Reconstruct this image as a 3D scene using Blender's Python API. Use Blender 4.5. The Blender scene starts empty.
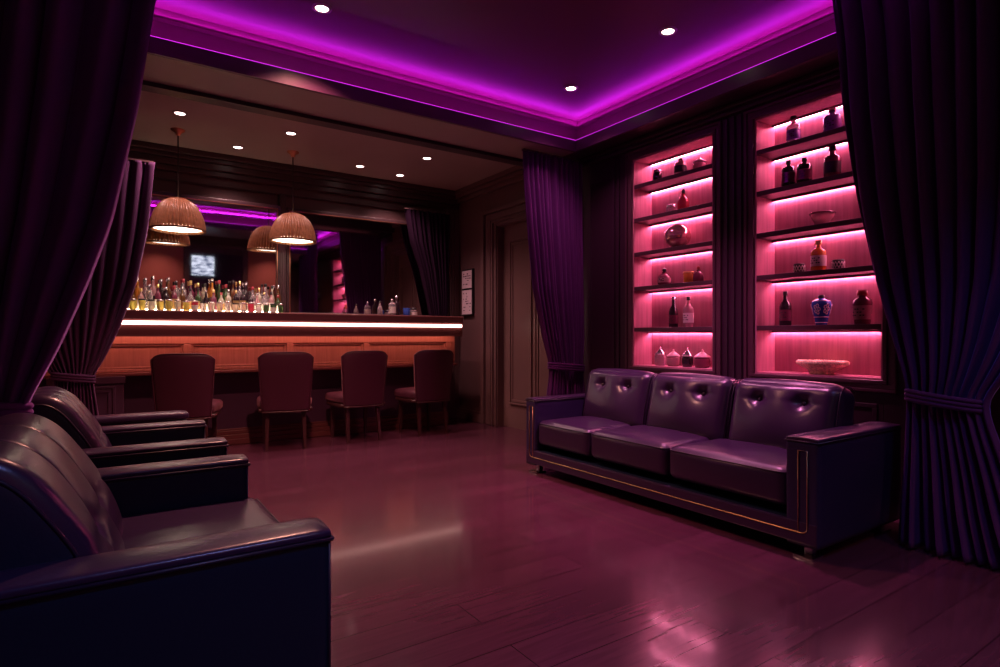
import bpy, bmesh, math, random
from mathutils import Vector, Matrix
PI = math.pi
sc = bpy.context.scene
COL = sc.collection
rnd = random.Random(7)

# ------------------------------------------------------------------ materials
def srgb(r, g, b):
    def f(v):
        v /= 255.0
        return v / 12.92 if v <= 0.04045 else ((v + 0.055) / 1.055) ** 2.4
    return (f(r), f(g), f(b), 1)

def mat(name, col, rough=0.5, metal=0.0, spec=0.5, bump=0.0, bscale=40.0, vary=0.0, vscale=6.0, stretch=(1, 1, 1),
        sheen=0.0, sheen_col=(1, 1, 1, 1), trans=0.0, coat=0.0, emit=None, estr=0.0, ior=1.45, sub=0.0):
    m = bpy.data.materials.new(name)
    m.use_nodes = True
    nt = m.node_tree
    b = nt.nodes['Principled BSDF']
    col = tuple(col) if len(col) == 4 else tuple(col) + (1,)
    b.inputs['Base Color'].default_value = col
    b.inputs['Roughness'].default_value = rough
    b.inputs['Metallic'].default_value = metal
    b.inputs['Specular IOR Level'].default_value = spec
    b.inputs['IOR'].default_value = ior
    if sheen:
        b.inputs['Sheen Weight'].default_value = sheen
        b.inputs['Sheen Tint'].default_value = sheen_col
        b.inputs['Sheen Roughness'].default_value = 0.4
    if trans:
        b.inputs['Transmission Weight'].default_value = trans
    if coat:
        b.inputs['Coat Weight'].default_value = coat
        b.inputs['Coat Roughness'].default_value = 0.1
    if emit:
        b.inputs['Emission Color'].default_value = tuple(emit) if len(emit) == 4 else tuple(emit) + (1,)
        b.inputs['Emission Strength'].default_value = estr
    if bump or vary:
        tc = nt.nodes.new('ShaderNodeTexCoord')
        mp = nt.nodes.new('ShaderNodeMapping')
        mp.inputs['Scale'].default_value = stretch
        nt.links.new(tc.outputs['Object'], mp.inputs['Vector'])
    if vary:
        n = nt.nodes.new('ShaderNodeTexNoise')
        n.inputs['Scale'].default_value = vscale
        n.inputs['Detail'].default_value = 4
        nt.links.new(mp.outputs['Vector'], n.inputs['Vector'])
        r = nt.nodes.new('ShaderNodeMapRange')
        r.inputs['From Min'].default_value = 0.3
        r.inputs['From Max'].default_value = 0.7
        r.inputs['To Min'].default_value = 1 - vary
        r.inputs['To Max'].default_value = 1 + vary
        nt.links.new(n.outputs['Fac'], r.inputs['Value'])
        v = nt.nodes.new('ShaderNodeVectorMath')
        v.operation = 'SCALE'
        v.inputs[0].default_value = col[:3]
        nt.links.new(r.outputs['Result'], v.inputs['Scale'])
        nt.links.new(v.outputs['Vector'], b.inputs['Base Color'])
    if bump:
        n2 = nt.nodes.new('ShaderNodeTexNoise')
        n2.inputs['Scale'].default_value = bscale
        n2.inputs['Detail'].default_value = 5
        nt.links.new(mp.outputs['Vector'], n2.inputs['Vector'])
        bp = nt.nodes.new('ShaderNodeBump')
        bp.inputs['Strength'].default_value = bump
        bp.inputs['Distance'].default_value = 0.01
        nt.links.new(n2.outputs['Fac'], bp.inputs['Height'])
        nt.links.new(bp.outputs['Normal'], b.inputs['Normal'])
    return m

def emission(name, col, strength):
    m = bpy.data.materials.new(name)
    m.use_nodes = True
    nt = m.node_tree
    nt.nodes.remove(nt.nodes['Principled BSDF'])
    e = nt.nodes.new('ShaderNodeEmission')
    e.inputs['Color'].default_value = tuple(col) + (1,)
    e.inputs['Strength'].default_value = strength
    nt.links.new(e.outputs[0], nt.nodes['Material Output'].inputs[0])
    return m

def floor_material():
    m = bpy.data.materials.new('floor_planks')
    m.use_nodes = True
    nt = m.node_tree
    L = nt.links.new
    b = nt.nodes['Principled BSDF']
    tc = nt.nodes.new('ShaderNodeTexCoord')
    br = nt.nodes.new('ShaderNodeTexBrick')
    br.offset = 0.37
    br.inputs['Scale'].default_value = 1.0
    br.inputs['Brick Width'].default_value = 1.9
    br.inputs['Row Height'].default_value = 0.19
    br.inputs['Mortar Size'].default_value = 0.0022
    br.inputs['Mortar Smooth'].default_value = 0.2
    br.inputs['Bias'].default_value = -0.1
    br.inputs['Color1'].default_value = (0.098, 0.028, 0.052, 1)
    br.inputs['Color2'].default_value = (0.076, 0.021, 0.040, 1)
    br.inputs['Mortar'].default_value = (0.02, 0.007, 0.010, 1)
    L(tc.outputs['Object'], br.inputs['Vector'])
    mp = nt.nodes.new('ShaderNodeMapping')
    mp.inputs['Scale'].default_value = (1.3, 16, 1)
    L(tc.outputs['Object'], mp.inputs['Vector'])
    n = nt.nodes.new('ShaderNodeTexNoise')
    n.inputs['Scale'].default_value = 2.5
    n.inputs['Detail'].default_value = 7
    n.inputs['Distortion'].default_value = 0.8
    L(mp.outputs['Vector'], n.inputs['Vector'])
    r = nt.nodes.new('ShaderNodeMapRange')
    r.inputs['From Min'].default_value = 0.3
    r.inputs['From Max'].default_value = 0.7
    r.inputs['To Min'].default_value = 0.84
    r.inputs['To Max'].default_value = 1.13
    L(n.outputs['Fac'], r.inputs['Value'])
    v = nt.nodes.new('ShaderNodeVectorMath')
    v.operation = 'SCALE'
    L(br.outputs['Color'], v.inputs[0])
    L(r.outputs['Result'], v.inputs['Scale'])
    L(v.outputs['Vector'], b.inputs['Base Color'])
    rr = nt.nodes.new('ShaderNodeMapRange')
    rr.inputs['To Min'].default_value = 0.19
    rr.inputs['To Max'].default_value = 0.26
    L(n.outputs['Fac'], rr.inputs['Value'])
    L(rr.outputs['Result'], b.inputs['Roughness'])
    b.inputs['Coat Weight'].default_value = 0.3
    b.inputs['Coat Roughness'].default_value = 0.085
    b.inputs['Specular IOR Level'].default_value = 0.4
    bp = nt.nodes.new('ShaderNodeBump')
    bp.inputs['Strength'].default_value = 0.015
    bp.inputs['Distance'].default_value = 0.004
    sub = nt.nodes.new('ShaderNodeMath')
    sub.operation = 'SUBTRACT'
    L(n.outputs['Fac'], sub.inputs[0])
    L(br.outputs['Fac'], sub.inputs[1])
    L(sub.outputs[0], bp.inputs['Height'])
    L(bp.outputs['Normal'], b.inputs['Normal'])
    return m

def ribbed_material(name, col, rough, axis_scale, amount=0.25, bump=0.3):
    """fine vertical boards / grain"""
    return mat(name, col, rough, vary=amount, vscale=4.0, stretch=axis_scale, bump=bump, bscale=6.0)

def screen_material():
    m = bpy.data.materials.new('screen_glow')
    m.use_nodes = True
    nt = m.node_tree
    nt.nodes.remove(nt.nodes['Principled BSDF'])
    tc = nt.nodes.new('ShaderNodeTexCoord')
    mp = nt.nodes.new('ShaderNodeMapping')
    mp.inputs['Scale'].default_value = (2.2, 1, 7)
    nt.links.new(tc.outputs['Object'], mp.inputs['Vector'])
    n = nt.nodes.new('ShaderNodeTexNoise')
    n.inputs['Scale'].default_value = 2.6
    n.inputs['Detail'].default_value = 3
    nt.links.new(mp.outputs['Vector'], n.inputs['Vector'])
    cr = nt.nodes.new('ShaderNodeValToRGB')
    cr.color_ramp.elements[0].position = 0.36
    cr.color_ramp.elements[0].color = (0.03, 0.05, 0.12, 1)
    cr.color_ramp.elements[1].position = 0.62
    cr.color_ramp.elements[1].color = (0.75, 0.85, 1.0, 1)
    nt.links.new(n.outputs['Fac'], cr.inputs['Fac'])
    e = nt.nodes.new('ShaderNodeEmission')
    e.inputs['Strength'].default_value = 1.3
    nt.links.new(cr.outputs['Color'], e.inputs['Color'])
    nt.links.new(e.outputs[0], nt.nodes['Material Output'].inputs[0])
    return m

M = {}
M['floor'] = floor_material()
M['ceil'] = mat('ceiling_paint', (0.36, 0.26, 0.25), 0.45, vary=0.06, vscale=1.5)
M['tray'] = mat('tray_paint', (0.14, 0.045, 0.07), 0.42)
M['fascia'] = mat('fascia_lacquer', (0.10, 0.03, 0.09), 0.32)
M['wall'] = mat('dark_wall_paint', (0.13, 0.062, 0.066), 0.5, vary=0.1, vscale=2)
M['trim'] = mat('dark_trim_paint', (0.15, 0.078, 0.08), 0.38)
M['trimdark'] = mat('dark_cornice_paint', (0.070, 0.034, 0.040), 0.36)
M['panel'] = mat('dark_plum_panelling_shade', (0.038, 0.014, 0.030), 0.4)  # also holds the shade on the cabinet wall and right soffit
M['door'] = mat('dark_door_lacquer', (0.19, 0.10, 0.095), 0.33, vary=0.08, vscale=2)
M['redpanel'] = mat('red_wall_panel', (0.55, 0.17, 0.13), 0.6)
M['cab'] = ribbed_material('cabinet_wood', (0.48, 0.19, 0.26), 0.45, (10, 10, 0.6), 0.16, 0.1)
M['cabdark'] = mat('cabinet_dark_wood', (0.085, 0.030, 0.050), 0.38)
M['barwood'] = mat('bar_wood', (0.16, 0.045, 0.045), 0.35, vary=0.12, vscale=3, stretch=(0.6, 8, 8))
M['barpanel'] = ribbed_material('bar_panel_wood', (0.36, 0.135, 0.11), 0.5, (14, 14, 0.7), 0.14, 0.15)
M['barlow'] = mat('bar_lower_wood', (0.075, 0.026, 0.060), 0.45)
M['leather'] = mat('purple_leather', (0.036, 0.016, 0.054), 0.29, spec=0.75, bump=0.05, bscale=120, vary=0.08, vscale=4)
M['navy'] = mat('navy_leather', (0.008, 0.016, 0.040), 0.38, bump=0.05, bscale=120)
M['sofa_side'] = mat('sofa_arm_blue_lit_leather', (0.030, 0.020, 0.070), 0.34, bump=0.05, bscale=120)  # bluish side light mixed into the arm colour
M['piping'] = mat('piping_leather', (0.018, 0.010, 0.03), 0.4)
M['velvet'] = mat('purple_velvet', (0.10, 0.018, 0.125), 0.85, sheen=0.35, sheen_col=(0.5, 0.28, 0.9, 1), spec=0.15)
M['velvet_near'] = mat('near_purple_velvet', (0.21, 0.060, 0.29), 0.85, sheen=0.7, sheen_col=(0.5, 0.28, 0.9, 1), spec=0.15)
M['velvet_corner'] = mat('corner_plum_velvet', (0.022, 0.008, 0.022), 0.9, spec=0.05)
M['velvet_blue'] = mat('indigo_velvet', (0.095, 0.024, 0.125), 0.85, sheen=0.5, sheen_col=(0.42, 0.25, 0.9, 1), spec=0.15)
M['velvet_dark'] = mat('plum_velvet', (0.09, 0.030, 0.09), 0.88, sheen=0.3, sheen_col=(0.6, 0.3, 0.6, 1), spec=0.15)
M['stool'] = mat('wine_upholstery', (0.062, 0.010, 0.028), 0.55, sheen=0.2, sheen_col=(1, 0.4, 0.4, 1))
M['stoolwood'] = mat('stool_leg_wood', (0.055, 0.016, 0.018), 0.4)
M['gold'] = mat('gold_trim', (0.62, 0.40, 0.20), 0.35, metal=1.0)
M['chrome'] = mat('chrome', (0.6, 0.6, 0.62), 0.2, metal=1.0)
M['copper'] = mat('copper', (0.75, 0.34, 0.2), 0.3, metal=1.0)
M['cord'] = mat('pendant_cord_cloth', (0.03, 0.015, 0.015), 0.7)
M['rattan'] = mat('rattan_weave', (0.25, 0.115, 0.06), 0.32, vary=0.3, vscale=30)
M['mirror'] = mat('mirror_silver', (0.66, 0.60, 0.62), 0.03, metal=1.0)
M['white_metal'] = mat('white_ring_paint', (0.35, 0.28, 0.28), 0.4)
M['paper'] = mat('framed_print_paper', (0.70, 0.52, 0.58), 0.6)
M['ink'] = mat('print_ink', (0.08, 0.03, 0.05), 0.6)
M['black'] = mat('black_plastic', (0.012, 0.010, 0.014), 0.4)
M['basket'] = mat('gold_basket_weave', (0.88, 0.66, 0.40), 0.4, bump=0.6, bscale=80, vary=0.35, vscale=60)
M['ceramic'] = mat('white_ceramic', (0.7, 0.62, 0.66), 0.3)
M['led_cove'] = emission('violet_cove_led', (0.52, 0.012, 0.74), 26.0)
M['led_trough'] = emission('violet_trough_led', (0.52, 0.012, 0.74), 18.0)
M['led_lip'] = emission('violet_lip_led', (0.55, 0.02, 0.64), 1.5)
M['led_bar'] = emission('warm_white_bar_led', (1.0, 0.58, 0.50), 4.2)
M['led_under'] = emission('amber_under_counter_led', (1.0, 0.36, 0.24), 9.5)
M['led_shelf'] = emission('pink_shelf_led', (1.0, 0.24, 0.44), 58.0)
M['led_bottle'] = emission('pale_yellow_step_led', (1.0, 0.86, 0.58), 22.0)
M['lens'] = emission('downlight_lens', (1.0, 0.72, 0.68), 9.0)
M['pend_glow'] = emission('pendant_diffuser', (1.0, 0.76, 0.58), 6.0)
M['screen'] = screen_material()

# ------------------------------------------------------------------ mesh builder
class MB:
    def __init__(s):
        s.v = []
        s.f = []
        s.smooth = []

    def add(s, vs, fs, smooth=False):
        o = len(s.v)
        s.v += [tuple(p) for p in vs]
        s.f += [tuple(i + o for i in f) for f in fs]
        s.smooth += [smooth] * len(fs)
        return s

    def box(s, x0, x1, y0, y1, z0, z1):
        vs = [(x, y, z) for z in (z0, z1) for y in (y0, y1) for x in (x0, x1)]
        return s.add(vs, [(0, 2, 3, 1), (4, 5, 7, 6), (0, 1, 5, 4), (2, 6, 7, 3), (0, 4, 6, 2), (1, 3, 7, 5)])

    def lathe(s, prof, n=24, c=(0, 0, 0), sx=1.0, sy=1.0, smooth=True, rib=0.0, ribs=0):
        """prof: list of (r, z); closed at the ends when r == 0"""
        vs = []
        fs = []
        rows = []
        for (r, z) in prof:
            if r < 1e-6:
                rows.append([len(vs)])
                vs.append((c[0], c[1], c[2] + z))
            else:
                rows.append(list(range(len(vs), len(vs) + n)))
                for k in range(n):
                    a = 2 * PI * k / n
                    q = r * (1 + (rib * math.cos(ribs * a) if ribs else 0))
                    vs.append((c[0] + q * sx * math.cos(a), c[1] + q * sy * math.sin(a), c[2] + z))
        for A, B in zip(rows, rows[1:]):
            if len(A) == 1 and len(B) == 1:
                continue
            for k in range(n):
                k2 = (k + 1) % n
                if len(A) == 1:
                    fs.append((A[0], B[k2], B[k]))
                elif len(B) == 1:
                    fs.append((A[k], A[k2], B[0]))
                else:
                    fs.append((A[k], A[k2], B[k2], B[k]))
        return s.add(vs, fs, smooth)

    def tube(s, pts, r, n=8, closed=False, smooth=True, r2=None):
        pts = [Vector(p) for p in pts]
        N = len(pts)
        vs = []
        up = None
        for i, p in enumerate(pts):
            if closed:
                t = pts[(i + 1) % N] - pts[i - 1]
            else:
                t = pts[min(i + 1, N - 1)] - pts[max(i - 1, 0)]
            t.normalize()
            if up is None:
                up = Vector((0, 0, 1)) if abs(t.z) < 0.9 else Vector((1, 0, 0))
            a = t.cross(up)
            if a.length < 1e-5:
                a = t.cross(Vector((0.3, 1, 0.2)))
            a.normalize()
            b = a.cross(t).normalized()
            up = b
            rr = r if r2 is None else r + (r2 - r) * i / max(1, N - 1)
            for k in range(n):
                g = 2 * PI * k / n
                vs.append(p + (a * math.cos(g) + b * math.sin(g)) * rr)
        fs = []
        for i in range(N if closed else N - 1):
            j = (i + 1) % N
            for k in range(n):
                k2 = (k + 1) % n
                fs.append((i * n + k, i * n + k2, j * n + k2, j * n + k))
        if not closed:
            fs.append(tuple(reversed(range(n))))
            fs.append(tuple((N - 1) * n + k for k in range(n)))
        return s.add(vs, fs, smooth)

    def taper(s, p0, p1, w0, w1):
        """square tapered bar, p0 to p1"""
        vs = []
        for p, w in ((p0, w0), (p1, w1)):
            for dx, dy in ((-1, -1), (1, -1), (1, 1), (-1, 1)):
                vs.append((p[0] + dx * w, p[1] + dy * w, p[2]))
        return s.add(vs, [(3, 2, 1, 0), (4, 5, 6, 7), (0, 1, 5, 4), (1, 2, 6, 5), (2, 3, 7, 6), (3, 0, 4, 7)])

    def build(s, name, material, parent=None, bevel=0.0, solid=0.0, seg=2, weld=False):
        off = Vector((0, 0, 0))
        q = parent
        while q is not None:
            off += q.location
            q = q.parent
        me = bpy.data.meshes.new(name)
        me.from_pydata([(p[0] - off.x, p[1] - off.y, p[2] - off.z) for p in s.v], [], s.f)
        me.polygons.foreach_set('use_smooth', s.smooth)
        bm = bmesh.new()
        bm.from_mesh(me)
        if weld:
            bmesh.ops.remove_doubles(bm, verts=bm.verts, dist=1e-5)
        bmesh.ops.recalc_face_normals(bm, faces=bm.faces)
        bm.to_mesh(me)
        bm.free()
        me.materials.append(material)
        o = bpy.data.objects.new(name, me)
        COL.objects.link(o)
        if parent is not None:
            o.parent = parent
        if bevel:
            md = o.modifiers.new('bevel', 'BEVEL')
            md.width = bevel
            md.segments = seg
            md.limit_method = 'ANGLE'
            md.harden_normals = False
        if solid:
            md = o.modifiers.new('solid', 'SOLIDIFY')
            md.thickness = solid
        return o

def tag(o, label, cat, group=None):
    o['label'] = label
    o['category'] = cat
    if group:
        o['group'] = group
    return o

def thing(name, label, cat, loc=(0, 0, 0), group=None):
    o = bpy.data.objects.new(name, None)
    o.empty_display_size = 0.1
    COL.objects.link(o)
    o.location = loc
    return tag(o, label, cat, group)

def struct(o):
    o['kind'] = 'structure'
    return o

def box(*a):
    return MB().box(*a)

def dup(root, loc, rotz, label, group=None):
    r = root.copy()
    COL.objects.link(r)
    r.location = loc
    r.rotation_euler = (0, 0, rotz)
    r['label'] = label
    if group:
        r['group'] = group
    for ch in list(root.children):
        c = ch.copy()
        COL.objects.link(c)
        c.parent = r
        for g in list(ch.children):
            d = g.copy()
            COL.objects.link(d)
            d.parent = c
    return r

# rounded / puffed cushion ------------------------------------------------------
def cushion_mb(size, r, n=22, fn=None):
    """rounded box centred on the origin, fn(p, unit) -> displaced p"""
    hx, hy, hz = size[0] / 2, size[1] / 2, size[2] / 2
    mb = MB()
    ids = {}
    vs = []
    def vid(p):
        k = (round(p[0], 6), round(p[1], 6), round(p[2], 6))
        if k not in ids:
            ids[k] = len(vs)
            vs.append(p)
        return ids[k]
    def spaced(h, k):
        # parameter samples, denser near the edges
        out = []
        for i in range(k + 1):
            t = i / k * 2 - 1
            out.append(math.copysign(1 - (1 - abs(t)) ** 1.25, t) if t else 0.0)
        return out
    fs = []
    s = spaced(1, n)
    for ax in range(3):
        for sg in (-1, 1):
            for i in range(n):
                for j in range(n):
                    quad = []
                    for (a, b) in ((s[i], s[j]), (s[i + 1], s[j]), (s[i + 1], s[j + 1]), (s[i], s[j + 1])):
                        p = [0, 0, 0]
                        p[ax] = sg
                        p[(ax + 1) % 3] = a
                        p[(ax + 2) % 3] = b
                        quad.append(vid(tuple(p)))
                    fs.append(tuple(quad) if sg > 0 else tuple(reversed(quad)))
    out = []
    for u in vs:
        p = Vector((u[0] * hx, u[1] * hy, u[2] * hz))
        c = Vector((max(-hx + r, min(hx - r, p.x)), max(-hy + r, min(hy - r, p.y)), max(-hz + r, min(hz - r, p.z))))
        d = p - c
        if d.length > 1e-9:
            p = c + d.normalized() * min(r, max(abs(d.x), abs(d.y), abs(d.z)))
        if fn:
            p = fn(p, u)
        out.append(p)
    mb.add(out, fs, True)
    return mb

def xform(mb, mtx):
    mb.v = [tuple(mtx @ Vector(p)) for p in mb.v]
    return mb

# ------------------------------------------------------------------ the room
W = 3.97       # right wall plane
YB = 6.93      # back wall plane
XL = -1.0      # left wall plane
YF = -1.0      # wall behind the camera
ZS = 2.84      # soffit round the tray
ZT = 3.20      # tray ceiling
ZB = 3.03      # bar ceiling

fl = struct(box(XL - 0.2, W + 0.4, YF - 0.2, YB + 0.2, -0.1, 0.0).build('floor', M['floor']))

# right wall with two niches and a doorway
NL = (2.878, 3.73, 0.826, 2.695)
NR = (1.667, 2.528, 0.826, 2.695)
DO = (4.75, 5.955, 0.0, 2.443)
m = MB()
T = 0.32
def wseg(y0, y1, z0=0.0, z1=3.35):
    m.box(W, W + T, y0, y1, z0, z1)
wseg(YF, NR[0]); wseg(NR[1], NL[0]); wseg(NL[1], DO[0]); wseg(DO[1], YB)
for n_ in (NR, NL):
    wseg(n_[0], n_[1], 0, n_[2]); wseg(n_[0], n_[1], n_[3], 3.35)
wseg(DO[0], DO[1], DO[3], 3.35)
struct(m.build('wall_right', M['wall']))
struct(box(XL - 0.2, W + T, YB, YB + 0.2, 0, 3.35).build('wall_back', M['wall']))
struct(box(XL - 0.2, XL, YF, YB, 0, 3.35).build('wall_left', M['wall']))
struct(box(XL - 0.2, W + T, YF - 0.2, YF, 0, 3.35).build('wall_front', M['wall']))

# ceiling: tray, soffit ring, bar ceiling
TX0, TX1, TY0, TY1 = 0.10, 3.685, 1.20, 4.184      # lip opening
D = 0.15
m = MB()
m.box(TX0 - D - 0.05, W, TY0 - D - 0.05, TY1 + D + 0.05, ZT, ZT + 0.1)
struct(m.build('ceiling', M['tray']))
m = MB()
m.box(XL, TX0, YF, 4.70, ZS, ZS + 0.02)
m.box(TX0, TX1, YF, TY0, ZS, ZS + 0.02)
m.box(TX0, TX1, TY1, 4.72, ZS, ZS + 0.02)
struct(m.build('ceiling', M['ceil']))
struct(box(XL, W, 4.70, YB, ZB, ZB + 0.1).build('ceiling', M['ceil']))
struct(box(XL, W, 4.66, 4.78, ZS - 0.03, ZB).build('trim_1', M['panel']))
struct(box(TX1, W, YF, 4.70, ZS, ZS + 0.02).build('ceiling', M['panel']))  # right soffit strip, shade put into a darker colour than the ring
# lip / fascia
m = MB()
t = 0.03
zl = 2.93
m.box(TX0, TX1, TY1 - t, TY1, ZS - 0.012, zl)
m.box(TX0, TX1, TY0, TY0 + t, ZS - 0.012, zl)
m.box(TX0, TX0 + t, TY0 + t, TY1 - t, ZS - 0.012, zl)
m.box(TX1 - t, TX1, TY0 + t, TY1 - t, ZS - 0.012, zl)
struct(m.build('trim_2', M['fascia']))
# riser behind the lip, with a small upper ledge
RX0, RX1, RY0, RY1 = TX0 - D, TX1 + D, TY0 - D, TY1 + D
m = MB()
k = 0.05
m.box(RX0 - k, RX1 + k, RY1, RY1 + k, ZS + 0.02, ZT)
m.box(RX0 - k, RX1 + k, RY0 - k, RY0, ZS + 0.02, ZT)
m.box(RX0 - k, RX0, RY0, RY1, ZS + 0.02, ZT)
m.box(RX1, RX1 + k, RY0, RY1, ZS + 0.02, ZT)
struct(m.build('trim_3', M['tray']))
m = MB()
g = 0.055
z0, z1 = 3.116, 3.13
m.box(RX0, RX1, RY1 - g, RY1, z0, z1)
m.box(RX0, RX1, RY0, RY0 + g, z0, z1)
m.box(RX0, RX0 + g, RY0 + g, RY1 - g, z0, z1)
m.box(RX1 - g, RX1, RY0 + g, RY1 - g, z0, z1)
struct(m.build('trim_4', M['tray']))

# violet cove light: upper strip on the ledge, trough strip, lit lip edge
cove = thing('cove_light', 'violet strip light glowing all round the recessed ceiling tray', 'ceiling light', (TX0, TY1, 2.9))
m = MB()
for (a0, a1, b0, b1) in ((RX0, RX1, RY1 - 0.03, RY1 - 0.012), (RX0, RX1, RY0 + 0.012, RY0 + 0.03)):
    m.box(a0, a1, b0, b1, 3.131, 3.139)
for (a0, a1, b0, b1) in ((RX0 + 0.012, RX0 + 0.03, RY0 + 0.04, RY1 - 0.04), (RX1 - 0.03, RX1 - 0.012, RY0 + 0.04, RY1 - 0.04)):
    m.box(a0, a1, b0, b1, 3.131, 3.139)
m.build('upper_led_strip', M['led_cove'], cove)
m = MB()
e = 0.012
m.box(TX0 + e, TX1 - e, TY1 - 0.022, TY1 - 0.008, zl, zl + 0.007)
m.box(TX0 + e, TX1 - e, TY0 + 0.008, TY0 + 0.022, zl, zl + 0.007)
m.box(TX0 + 0.008, TX0 + 0.022, TY0 + 0.03, TY1 - 0.03, zl, zl + 0.007)
m.box(TX1 - 0.022, TX1 - 0.008, TY0 + 0.03, TY1 - 0.03, zl, zl + 0.007)
m.build('lip_led_strip', M['led_lip'], cove)
m = MB()
q0, q1 = 2.862, 2.870
m.box(TX0, TX1, TY1 + 0.02, TY1 + 0.04, q0, q1)
m.box(TX0, TX1, TY0 - 0.04, TY0 - 0.02, q0, q1)
m.box(TX0 - 0.04, TX0 - 0.02, TY0, TY1, q0, q1)
m.box(TX1 + 0.02, TX1 + 0.04, TY0, TY1, q0, q1)
m.build('trough_led_strip', M['led_trough'], cove)

# crown mouldings in the bar area
m = MB()
for (z0, z1, p) in ((2.975, ZB, 0.15), (2.93, 2.975, 0.11), (2.86, 2.93, 0.085), (2.80, 2.86, 0.05), (2.70, 2.72, 0.03)):
    m.box(XL, W, YB - p, YB, z0, z1)
struct(m.build('trim_5', M['trimdark'], bevel=0.008))
m = MB()
for (z0, z1, p) in ((2.975, ZB, 0.12), (2.93, 2.975, 0.09), (2.88, 2.93, 0.05)):
    m.box(W - p, W, 4.78, YB - p, z0, z1)
struct(m.build('trim_6', M['trim'], bevel=0.008))
# crown above the display cabinets
m = MB()
for (z0, z1, p) in ((2.805, ZS, 0.10), (2.775, 2.805, 0.06)):
    m.box(W - p, W, YF, 4.68, z0, z1)
struct(m.build('trim_7', M['panel'], bevel=0.006))
# corner pilaster on the back wall and flutes
m = MB()
m.box(3.76, W, YB - 0.05, YB, 0, 2.80)
for q in (3.775, 3.815, 3.855, 3.895):
    m.box(q, q + 0.022, YB - 0.068, YB - 0.05, 0.15, 2.78)
struct(m.build('trim_8', M['trim'], bevel=0.004))
# baseboards
m = MB()
for (y0, y1) in ((6.26, YB), (3.9, 4.45)):
    m.box(W - 0.035, W, y0, y1, 0, 0.10)
    m.box(W - 0.026, W, y0, y1, 0.10, 0.135)
    m.box(W - 0.014, W, y0, y1, 0.135, 0.165)
struct(m.build('baseboard_right', M['trim'], bevel=0.005))
# dado panel beside the door
m = MB()
def rect_frame_x(mb, x0, x1, y0, y1, z0, z1, w):
    mb.box(x0, x1, y0, y1, z0, z0 + w)
    mb.box(x0, x1, y0, y1, z1 - w, z1)
    mb.box(x0, x1, y0, y0 + w, z0 + w, z1 - w)
    mb.box(x0, x1, y1 - w, y1, z0 + w, z1 - w)
def rect_frame_y(mb, y0, y1, x0, x1, z0, z1, w):
    mb.box(x0, x1, y0, y1, z0, z0 + w)
    mb.box(x0, x1, y0, y1, z1 - w, z1)
    mb.box(x0, x0 + w, y0, y1, z0 + w, z1 - w)
    mb.box(x1 - w, x1, y0, y1, z0 + w, z1 - w)
rect_frame_x(m, W - 0.012, W, 3.95, 4.30, 0.3, 2.6, 0.03)
struct(m.build('trim_9', M['panel'], bevel=0.004))

# pilasters / flutes between and beside the cabinets, dark shade-coloured sheets over the wall, base panels below them
m = MB()
for yc in (2.703,):
    for q in (-0.06, 0.0, 0.06):
        m.box(W - 0.020, W, yc + q - 0.016, yc + q + 0.016, 0.12, 2.77)
for yc in (3.90, 3.96):
    m.box(W - 0.02, W, yc - 0.012, yc + 0.012, 0.12, 2.77)
m.box(W - 0.006, W, NR[1], NL[0], 0.10, 2.775)  # thin dark sheets over the wall, its shade put into their colour
m.box(W - 0.006, W, NL[1], 4.70, 0.10, 2.775)
m.box(W - 0.006, W, 0.2, NR[0], 0.10, 2.775)
for n_ in (NL, NR):
    m.box(W - 0.006, W, n_[0], n_[1], 0.10, n_[2])
    m.box(W - 0.006, W, n_[0], n_[1], n_[3], 2.775)
struct(m.build('trim_10', M['panel'], bevel=0.004))
m = MB()
for (y0, y1) in ((1.70, 2.50), (2.90, 3.70)):
    rect_frame_x(m, W - 0.014, W, y0, y1, 0.16, 0.68, 0.03)
struct(m.build('trim_11', M['panel'], bevel=0.004))

# door
dr = struct(thing('door_1', '', '', (4.05, 5.35, 0)))
del dr['label']; del dr['category']
m = MB()
m.box(4.06, 4.105, DO[0], DO[1], 0.0, DO[3])
m.build('door_leaf', M['door'], dr)
m = MB()
for (y0, y1) in ((4.85, 5.30), (5.36, 5.80)):
    for (z0, z1) in ((0.28, 2.25),):
        rect_frame_x(m, 4.040, 4.06, y0, y1, z0, z1, 0.022)
        rect_frame_x(m, 4.048, 4.06, y0 + 0.03, y1 - 0.03, z0 + 0.03, z1 - 0.03, 0.03)
m.build('door_moulding', M['door'], dr, bevel=0.005)
m = MB()
for (w0, w1, p) in ((0.0, 0.30, 0.018), (0.05, 0.085, 0.04), (0.115, 0.215, 0.03), (0.235, 0.30, 0.055)):
    y1 = DO[1]
    m.box(W - p, W, y1 + w0 * 0.98, y1 + w1 * 0.98, 0, DO[3] + w1 * 0.7)
    m.box(W - p, W, DO[0] - w1 * 0.98, DO[0] - w0 * 0.98, 0, DO[3] + w1 * 0.7)
    m.box(W - p, W, DO[0] - w0 * 0.98, y1 + w0 * 0.98, DO[3] + w0 * 0.7, DO[3] + w1 * 0.7)
m.build('door_casing', M['trim'], dr, bevel=0.005)
m = MB()
m.box(W + 0.0, 4.06, DO[1] - 0.012, DO[1], 0, DO[3])
m.box(W + 0.0, 4.06, DO[0], DO[0] + 0.012, 0, DO[3])
m.box(W + 0.0, 4.06, DO[0], DO[1], DO[3] - 0.012, DO[3])
m.build('door_reveal', M['trim'], dr)

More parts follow.
